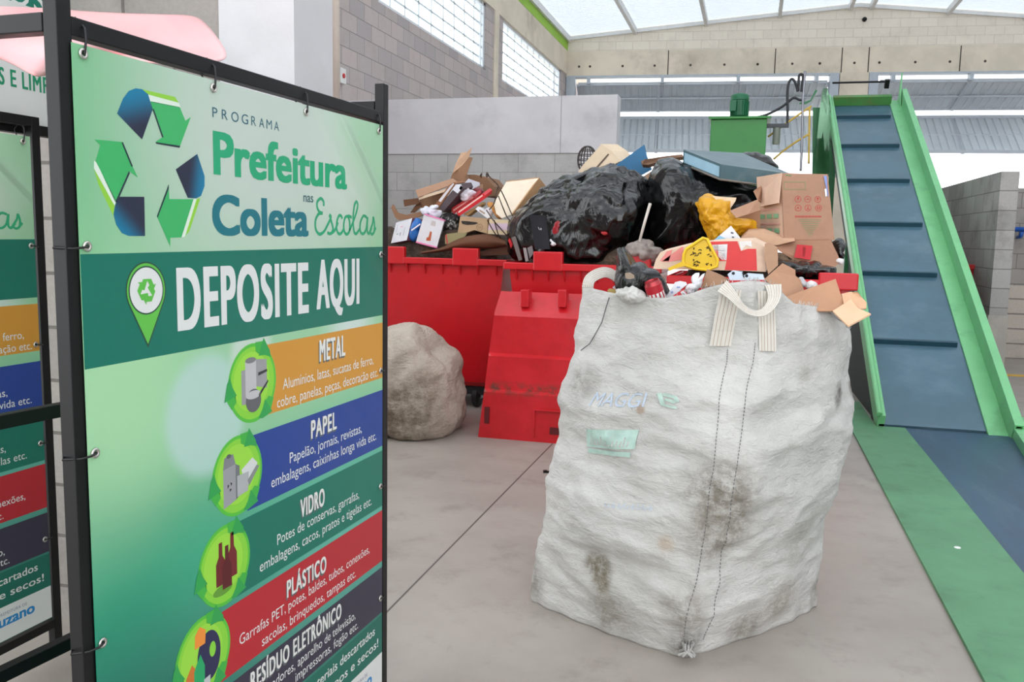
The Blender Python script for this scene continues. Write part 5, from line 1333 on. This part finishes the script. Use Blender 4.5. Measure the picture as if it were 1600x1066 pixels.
mb = MB(); slab(mb, Z(zd, (806, 128), (830, 116), (960, 96), (1062, 84), (1075, 100), (960, 120), (850, 150), (815, 148)), [7.1, 7.1, 7.3, 7.5, 7.5, 7.3, 7.1, 7.1], .02, away=Vector((0, .05, -.02))); solo('wooden_board', 'worn brown board end jutting left from under the teal cushion', 'board', mb, card((140, 106, 84)))
A_, B_, C_, D_ = onY(1068, 234, 6.85), onY(1127, 257, 6.50), onY(1236, 272, 6.75), onY(1160, 239, 7.25)
cu_ = thing('seat_cushion', 'long teal vinyl cushion with a pale rounded end lying on the smooth black bag', 'cushion', (A_ + C_) / 2 - Vector((0, 0, .18)))
mb = MB(); dn = Vector((0, 0, -.115)); mb.prism([A_, B_, C_, D_], dn); o = part('pad', mb, M('teal_vinyl', (70, 98, 106), .35, .10, 4, .1, 20, dirt=((112, 124, 118), .5, 4)), cu_, bevel=.045)
o.modifiers['bevel'].segments = 5
mb = MB(); e = (A_ - D_).normalized(); q = [A_ + e * .004 + dn * .16, B_ + e * .004 + dn * .16, B_ + e * .004 + dn * .80, A_ + e * .004 + dn * .80]
w_ = (B_ - A_).normalized(); q = [q[0] + w_ * .02, q[1] - w_ * .02, q[2] - w_ * .02, q[3] + w_ * .02]; mb.prism(q, -e * .012); part('end_panel', mb, M('pale_blue_vinyl', (150, 186, 204), .3, .06), cu_, label='pale blue end', bevel=.004)
mb = MB(); zz = dn * .93
mb.tube([A_ + zz + e * .004, B_ + zz + e * .004, C_ + zz], .008, 8); part('piping', mb, M('worn_piping', (120, 112, 104), .6, .2, 12), cu_, True)
mb = MB(); mb.tube([onY(1016, 318, 6.55), onY(1008, 345, 6.52), onY(999, 378, 6.48)], [.012, .011, .010], 8); solo('stick', 'thin white stick slanting between the two black bags', 'stick', mb, plain((216, 206, 196)), True)
blob('lint_ball', 'fluffy grey lint at the foot of the white stick', 'lint', Z(zd, (700, 690), (715, 655), (770, 630), (830, 625), (880, 660), (950, 680), (930, 730), (860, 790), (800, 720)), 6.5, .12, M('grey_lint', (150, 140, 134), .95, .2, 14, .7, 40), nu=64, nv=40, amp=.035, freq=9)

# ---- right bin ---------------------------------------------------------------------------------
yb_ = thing('plastic_bag', 'crumpled yellow plastic bag in front of the smooth black bag', 'bag', onY(1130, 372, 6.2))
m_yb = plastic_bag('yellow_bag_plastic', (214, 156, 20), .3, 1.6)
blob('bag_body', None, None, Z(zb, (322, 350), (335, 322), (370, 305), (430, 312), (480, 330), (500, 390), (540, 430), (600, 430), (640, 440), (655, 500), (600, 535), (520, 570), (420, 575), (390, 545), (370, 470), (345, 430)), 6.22, .18, m_yb, root=yb_, nu=90, nv=54, amp=.03, freq=8, seed=31, ridge=.03)
mb = MB(); slab(mb, Z(zb, (400, 306), (470, 312), (535, 316), (530, 335), (500, 378), (440, 345)), 6.10, .01); part('torn_flap', mb, plain((224, 200, 168), .4), yb_, label='torn pale flap')
bx = thing('cardboard_box', 'tall brown carton with red symbols and a green rectangle, topmost on the right bin', 'box', onY(1255, 374, 6.1))
Yf = 6.08
zi = lambda x, y: (1180 + x / 6.664, 260 + y / 6.664)
BXM = [card((172, 132, 108)), plain((190, 62, 58)), plain((104, 146, 96)), card((214, 182, 160)), plain((140, 190, 150)), plain((222, 170, 160)), plain((120, 140, 200), .3), plain((240, 240, 240), .3), card((196, 158, 134))]
FRONT = Z(zi, (272, 70), (755, 82), (826, 768), (300, 770))
prints = []
def ring_pts(c, r, w, n=18): return [([zi(c[0] + r * cos(a), c[1] + r * sin(a)), zi(c[0] + r * cos(b), c[1] + r * sin(b)), zi(c[0] + (r - w) * cos(b), c[1] + (r - w) * sin(b)), zi(c[0] + (r - w) * cos(a), c[1] + (r - w) * sin(a))], 1) for a, b in [(2 * pi * i / n, 2 * pi * (i + 1) / n) for i in range(n)]]
for r_i, row in enumerate((((445, 342), (547, 342), (652, 344)), ((447, 434), (550, 434), (660, 434)))):
    for c_i, c in enumerate(row):
        prints += ring_pts(c, 34, 5); x, y = c
        G = [[[(-4, -20), (12, -18), (10, -4), (2, 2), (2, 14), (-4, 14)]], [[(-16, 4), (0, -10), (16, 4), (12, 8), (0, -2), (-12, 8)]], [[(-8, -18), (8, -18), (8, 0), (3, 4), (3, 18), (-3, 18), (-3, 4), (-8, 0)]], [[(-14, 8), (0, -16), (14, 8), (6, 8), (0, -4), (-6, 8)]], [[(-4, -20), (4, -20), (4, 2), (18, 16), (12, 18), (0, 8), (-12, 18), (-18, 16), (-4, 2)]], [[(-14, 16), (-14, -8), (-18, -8), (-10, -18), (-2, -8), (-6, -8), (-6, 16)], [(6, 16), (6, -8), (2, -8), (10, -18), (18, -8), (14, -8), (14, 16)]]][r_i * 3 + c_i]
        for g in G: prints.append(([zi(x + a, y + b) for a, b in g], 1))
for (x0, y0, x1, y1) in ((300, 160, 522, 164), (302, 236, 520, 240), (300, 160, 304, 240), (518, 160, 522, 240), (318, 86, 345, 98), (350, 88, 376, 98)): prints.append((Z(zi, (x0, y0), (x1, y0 + 2), (x1, y1 + 2), (x0, y1)), 2))
for i in range(24): prints.append((Z(zi, (416 + i * 11.6, 514), (424 + i * 11.6 - (i % 3), 514), (424 + i * 11.6 - (i % 3), 532 - 4 * (i % 2)), (416 + i * 11.6, 532)), 1))
for i in range(10): prints.append((Z(zi, (452 + i * 12, 554 + i * 19), (690 - i * 12, 556 + i * 19), (688 - i * 12, 560 + i * 19), (454 + i * 12, 558 + i * 19)), 2))
prints += [(Z(zi, (712, 98), (745, 98), (752, 220), (765, 310), (756, 312), (740, 230)), 6), (Z(zi, (722, 236), (742, 230), (748, 308), (732, 318)), 7)]
mb = MB(); pts = pane_pts(FRONT, [Yf, Yf + .06, Yf + .02, Yf - .03]); p, n = plane_of(pts); n = toward(n, p)
bk = Vector((-.17, .42, 0))
mb.prism(pts, bk * .9, 0)
for q, mi in prints: mb.poly([onP(x, y, p + n * .002, n) for x, y in q], mi)
# left side panel, printed in green and pink
L0, L1 = pts[0], pts[3]
def side(u, v): return (L0.lerp(L1, v)) + bk * .9 * u + Vector((-.003, 0, 0))
mb.poly([side(0, 0), side(0, 1), side(1, 1), side(1, 0)], 3)
for r_i, v0 in enumerate((.60, .82)):
    for c_i in range(3):
        u0 = .14 + .28 * c_i
        mb.poly([side(u, v) + Vector((-.003, -.001, 0)) for u, v in ((u0, v0), (u0 + .2, v0), (u0 + .2, v0 + .07), (u0, v0 + .07))], 4)
    mb.poly([side(u, v) + Vector((-.003, -.001, 0)) for u, v in ((.1, v0 - .08), (.9, v0 - .08), (.9, v0 - .055), (.1, v0 - .055))], 5)
part('box_body', mb, BXM, bx)
mb = MB(); slab(mb, Z(zi, (92, 120), (272, 68), (240, 382), (55, 418)), [Yf + .30, Yf - .01, Yf - .05, Yf + .25], .006); part('flap', mb, card((214, 182, 160)), bx, label='pale open flap')
mb = MB(); slab(mb, Z(zb, (500, 388), (655, 325), (668, 385), (600, 408), (535, 428)), [6.0, 6.05, 6.05, 6.0, 5.98], .006); solo_root = thing('cardboard_box', 'small open carton with bent flaps between the yellow bag and the tall carton', 'box', onY(*zb(600, 510), 6.14)); part('flap', mb, card(TAN), solo_root); mb = MB()
slab(mb, Z(zb, (633, 278), (682, 243), (678, 345), (658, 330)), [6.3, 6.4, 6.35, 6.25], .006)
part('flap', mb, card(TAN), solo_root); mb = MB(); slab(mb, Z(zb, (535, 428), (668, 385), (664, 500), (600, 520)), 6.14, .01); part('box_side', mb, card(TAN3), solo_root)
mb = MB(); P = Z(zb, (738, 572), (850, 556), (1058, 552), (1112, 668), (1085, 698), (1000, 690), (880, 680), (770, 610))
slab(mb, P, [5.98, 6.02, 6.05, 5.9, 5.84, 5.86, 5.9, 5.95], .03, 0, [(Z(zb, (872, 576), (958, 583), (945, 662), (855, 648)), 1), (Z(zb, (905, 590), (922, 592), (914, 645), (900, 643)), 2)], away=Vector((.0, .3, .06))); solo('cardboard_box', 'flattened brown carton with a red label under the tall carton', 'box', mb, [card((158, 116, 92)), plain((184, 34, 42)), plain((214, 110, 104))])
piece('cardboard_piece', 'crumpled tan cardboard flap left under the tall carton', 'cardboard', Z(zb, (560, 552), (600, 512), (690, 512), (740, 530), (795, 555), (860, 556), (760, 580), (690, 572)), 5.96, .03, card((206, 166, 136)), away=Vector((0, .15, .03)))
mb = MB(); FR = Z(zb, (72, 712), (88, 660), (112, 620), (270, 580), (450, 560), (622, 554), (692, 588), (698, 728), (560, 722), (300, 716))
slab(mb, FR, 5.66, .22, 0, [(Z(zb, (110, 668), (148, 616), (180, 604), (160, 668)), 1), (Z(zb, (118, 672), (230, 590), (240, 588), (238, 660), (160, 672)), 1), (Z(zb, (392, 560), (540, 558), (560, 612), (480, 668), (412, 668)), 2), (Z(zb, (400, 578), (486, 574), (480, 664), (428, 660)), 3), (Z(zb, (480, 668), (560, 612), (600, 600), (645, 600), (650, 722), (470, 718)), 2), (Z(zb, (548, 558), (618, 556), (622, 590), (588, 580), (562, 612)), 4)] + [(Z(zb, (408, 590 + 10 * i), (474, 587 + 10 * i), (474, 589 + 10 * i), (408, 592 + 10 * i)), 5) for i in range(7)], away=Vector((.02, .26, .02)))
solo('carton', 'long cream and red printed carton behind the yellow dustpan', 'carton', mb, [card((232, 204, 180)), plain((232, 140, 136)), plain((222, 66, 66)), plain((236, 236, 240)), plain((238, 232, 228)), plain((160, 160, 180))])
piece('cardboard_piece', 'upright tan cardboard flap at the right end of the red printed carton', 'cardboard', Z(zb, (692, 572), (722, 566), (762, 592), (766, 692), (712, 742), (690, 640)), 5.60, .02, card((188, 148, 120)), away=BACK * .03)
dp = thing('dustpan', 'yellow plastic dustpan with dark scribbled marks on the right bin rim', 'dustpan', onY(*zb(320, 715), 5.58))
mb = MB(); pan = Z(zb, (240, 672), (243, 630), (256, 602), (350, 540), (372, 546), (402, 605), (432, 662), (428, 696), (372, 718), (300, 708), (252, 692))
slab(mb, pan, 5.58, .006, away=Vector((0, .02, 0)))
part('pan', mb, plain((232, 190, 26), .3), dp)
mb = MB(); mb.tube([onY(x, y, 5.575) for x, y in pan], .010, 8, 0, True); part('raised_rim', mb, plain((238, 196, 30), .3), dp, True)
mb = MB(); slab(mb, Z(zb, (154, 708), (232, 672), (246, 676), (256, 694), (205, 706), (162, 724)), 5.56, .03, away=Vector((0, .025, 0))); part('handle', mb, plain((236, 192, 20), .3), dp, bevel=.008)
mb = MB()
for i in range(26):
    x, y = random.uniform(290, 390), random.uniform(585, 690); a = random.uniform(0, pi); st = [(x + 12 * t * cos(a) + 5 * sin(3 * t), y + 12 * t * sin(a) + 4 * cos(4 * t)) for t in (0, .4, .8, 1.2)]
    for u, v in zip(st, st[1:]): mb.tube([onY(*zb(*u), 5.577), onY(*zb(*v), 5.577)], .0028, 4)
part('scribble', mb, plain((84, 66, 24)), dp, label='dark scribbled marks')
piece('paper_sheet', 'white leaflet with a pale blue corner standing behind the red printed carton', 'paper', Z(zb, (398, 562), (505, 472), (562, 545), (545, 566)), 5.98, .004, [plain((236, 238, 244)), plain((150, 206, 236)), plain((90, 90, 110))], [(Z(zb, (400, 562), (440, 526), (482, 545), (470, 564)), 1), (Z(zb, (505, 505), (520, 510), (518, 518), (503, 514)), 2), (Z(zb, (512, 530), (524, 534), (520, 540), (510, 538)), 2)])
blob('film_roll', 'shiny crumpled black film along the rim of the right bin', 'film', Z(zb, (770, 668), (830, 664), (880, 684), (940, 690), (1000, 694), (1050, 696), (1085, 698), (1090, 748), (1040, 756), (980, 760), (900, 752), (860, 745), (780, 720)), 5.80, .12, m_bb, nu=120, nv=50, amp=.012, freq=9, seed=41, ridge=.014, pw=.4)
blob('rubbish_bag', 'small dark plastic crumple beside the conveyor rail at the right bin corner', 'bag', Z(zb, (1068, 560), (1100, 545), (1120, 620), (1140, 640), (1130, 662), (1105, 660), (1085, 620)), 6.2, .1, m_bb, nu=48, nv=30, amp=.02, freq=8, seed=44)
mb = MB(); q0, q1 = onY(*zb(1088, 672), 5.62), onY(*zb(1140, 720), 5.62)
blob('paper_wad', 'white crumpled tissue on the far right corner of the right bin', 'paper', Z(zb, (1090, 668), (1105, 655), (1132, 660), (1130, 680), (1100, 684)), 5.9, .03, plain((226, 224, 224)), nu=28, nv=18, amp=.01, freq=18)

# ---- in the white bulk bag -----------------------------------------------------------------------
Yw = 3.35
blob('rubbish_bag', 'small black carrier bag with a tied neck sticking out of the white bulk bag', 'bag', Z(ze, (430, 170), (420, 60), (425, -30), (440, -85), (470, -95), (500, -40), (525, 5), (600, 78), (740, 125), (880, 185), (935, 280), (965, 375), (930, 430), (780, 440), (620, 420), (500, 400), (445, 340)), Yw, .13, plastic_bag('carrier_bag_plastic', (9, 9, 9), .16, 1.8), nu=100, nv=56, amp=.012, freq=7, seed=51, ridge=.010)
piece('paper_scrap', 'tattered buff paper scrap on the small black carrier bag', 'paper', Z(ze, (510, 178), (560, 172), (605, 200), (610, 232), (545, 245), (512, 228)), Yw - .125, .003, card((150, 132, 116)))
CAN = onY(*ze(842, 430), Yw - .12); axd = Vector((-.30, -.25, .92)).normalized()
can = thing('drink_can', 'red and white drink can lying in the mouth of the bulk bag', 'can', CAN - Vector((0, 0, .06)))
r_ = .033
mb = MB(); mb.lathe([(r_ * .8, -.066), (r_, -.058), (r_, .022)], CAN, axd, 28, 1); mb.lathe([(r_, .022), (r_, .052)], CAN, axd, 28, 0)
a_ = axd.orthogonal().normalized(); b_ = axd.cross(a_)
for i in range(14):
    an = 2 * pi * i / 14; d = a_ * cos(an) + b_ * sin(an); t_ = axd.cross(d)
    mb.poly([CAN + d * (r_ + .0008) + axd * .022 - t_ * .003, CAN + d * (r_ + .0008) + axd * .022 + t_ * .003, CAN + d * (r_ + .0008) - axd * .03 + t_ * .003, CAN + d * (r_ + .0008) - axd * .03 - t_ * .003], 0)
part('can_body', mb, [plain((168, 26, 40), .25), plain((226, 222, 222), .3)], can, 40)
mb = MB(); mb.lathe([(r_, .052), (r_ * .86, .062), (r_ * .84, .066), (r_ * .78, .066), (r_ * .74, .060), (0, .060)], CAN, axd, 28); part('lid', mb, M('can_lid', (170, 60, 66), .3, .05, metal=.6), can, 40)
piece('paper_scrap', 'yellow gold wrapper scrap at the left inside the bulk bag', 'wrapper', Z(ze, (325, 360), (345, 340), (412, 348), (415, 405), (350, 400)), Yw - .02, .004, plain((196, 164, 90), .35))
piece('paper_scrap', 'pale blue white paper corner behind the left lifting loop', 'paper', Z(ze, (378, 330), (430, 280), (445, 285), (445, 345), (400, 345)), Yw + .02, .004, plain((206, 212, 224)))
blob('cloth_scrap', 'off white woven cloth crumpled along the rim left of the can', 'cloth', Z(ze, (415, 400), (425, 350), (490, 330), (560, 345), (640, 350), (720, 400), (735, 440), (600, 450), (450, 440)), Yw - .14, .06, m_bag, nu=80, nv=46, amp=.02, freq=14, ridge=.014)
piece('wrapper', 'white paper wrapper with faint blue print right of the can', 'wrapper', Z(ze, (935, 425), (985, 350), (1030, 275), (1080, 262), (1145, 275), (1155, 300), (1060, 375), (990, 435)), Yw - .03, .012, [plain((230, 230, 236)), plain((150, 166, 210))], [(Z(ze, (985, 372), (1010, 366), (1012, 385), (988, 392)), 1), (Z(ze, (1050, 320), (1085, 318), (1080, 335), (1048, 336)), 1)])
piece('wrapper', 'red and white folded packet right of the can', 'wrapper', Z(ze, (1008, 415), (1110, 350), (1172, 412), (1120, 445)), Yw - .09, .014, [plain((206, 46, 54)), plain((226, 224, 228)), plain((120, 100, 110))], [(Z(ze, (1085, 378), (1115, 360), (1158, 402), (1125, 420)), 1), (Z(ze, (1100, 385), (1112, 378), (1140, 402), (1128, 410)), 2)])
blob('paper_wad', 'crumpled white tissue behind the red packet in the bulk bag', 'paper', Z(ze, (1120, 340), (1150, 305), (1225, 285), (1265, 250), (1290, 185), (1335, 180), (1325, 250), (1300, 330), (1240, 385), (1170, 405)), Yw - .02, .05, plain((232, 232, 236), .7), nu=64, nv=36, amp=.022, freq=13)
def cpiece(label, px, Y, c, th=.006): return piece('cardboard_piece', label, 'cardboard', px, Y, th, card(c))
cpiece('small brown cardboard scrap left of the front lifting loop', Z(zb, (342, 812), (372, 712), (445, 742), (495, 768), (440, 800)), [3.3, 3.4, 3.42, 3.38, 3.3], (150, 112, 84))
mb = MB(); slab(mb, Z(zb, (486, 742), (515, 720), (570, 728), (578, 748), (600, 736), (684, 742), (690, 772), (600, 775), (500, 775)), 3.36, .02, 0, [([zb(x + 9 * cos(2 * pi * i / 10), y + 9 * sin(2 * pi * i / 10)) for i in range(10)], 1) for x, y in ((518, 736), (592, 750))] + [(Z(zb, (566, 730), (572, 728), (582, 760), (575, 765)), 1)]); solo('packet', 'pale blue packet with black dots behind the front lifting loop', 'packet', mb, [plain((208, 220, 234)), plain((24, 26, 34))])
cpiece('torn brown cardboard piece standing behind the rim right of the front loop', Z(zb, (690, 770), (740, 725), (792, 680), (862, 716), (864, 750), (890, 770), (912, 832), (815, 868)), [3.40, 3.42, 3.44, 3.46, 3.46, 3.46, 3.46, 3.40], (176, 134, 106))
blob('foil_wad', 'small grey foil wad right of the torn brown cardboard', 'foil', Z(zb, (868, 772), (890, 760), (908, 775), (912, 810), (890, 800)), 3.5, .025, M('grey_foil', (176, 174, 176), .35, .15, 20, .5, 60), nu=30, nv=20, amp=.01, freq=22)
blob('paper_wad', 'small white paper wad left of the broad brown panel', 'paper', Z(zb, (925, 815), (940, 790), (975, 795), (985, 815), (940, 825)), 3.5, .025, plain((214, 210, 208)), nu=30, nv=20, amp=.01, freq=22)
bp = thing('cardboard_box', 'opened brown cardboard carton leaning out of the bulk bag at its right', 'box', onY(*zb(1000, 930), 3.35))
mb = MB(); slab(mb, Z(zb, (812, 866), (950, 815), (1086, 767), (1132, 905), (1075, 945), (1000, 945), (845, 922)), [3.34, 3.42, 3.5, 3.42, 3.36, 3.34, 3.32], .006); part('panel', mb, card((176, 132, 102)), bp)
mb = MB(); slab(mb, Z(zb, (1118, 850), (1170, 838), (1210, 842), (1232, 870), (1258, 898), (1256, 930), (1210, 935), (1132, 905)), [3.46, 3.46, 3.44, 3.44, 3.42, 3.40, 3.38, 3.4], .006); part('flap', mb, card((206, 164, 130)), bp)
mb = MB(); slab(mb, Z(zb, (1070, 944), (1132, 905), (1170, 880), (1210, 930), (1282, 960), (1156, 1028)), [3.33, 3.40, 3.42, 3.36, 3.30, 3.22], .006); part('flap', mb, card((222, 180, 146)), bp, label='pale lower flap')
# a scrap on the floor
mb = MB(); q = onZ(852, 737, .008); mb.obox(q, (.012, .004, 0), (-.003, .008, 0), (0, 0, .008)); mb.obox(q + Vector((.02, .005, -.002)), (.008, .004, 0), (-.003, .006, 0), (0, 0, .006)); solo('litter_scrap', 'tiny dark scrap on the floor left of the bulk bag', 'litter', mb, m_black)
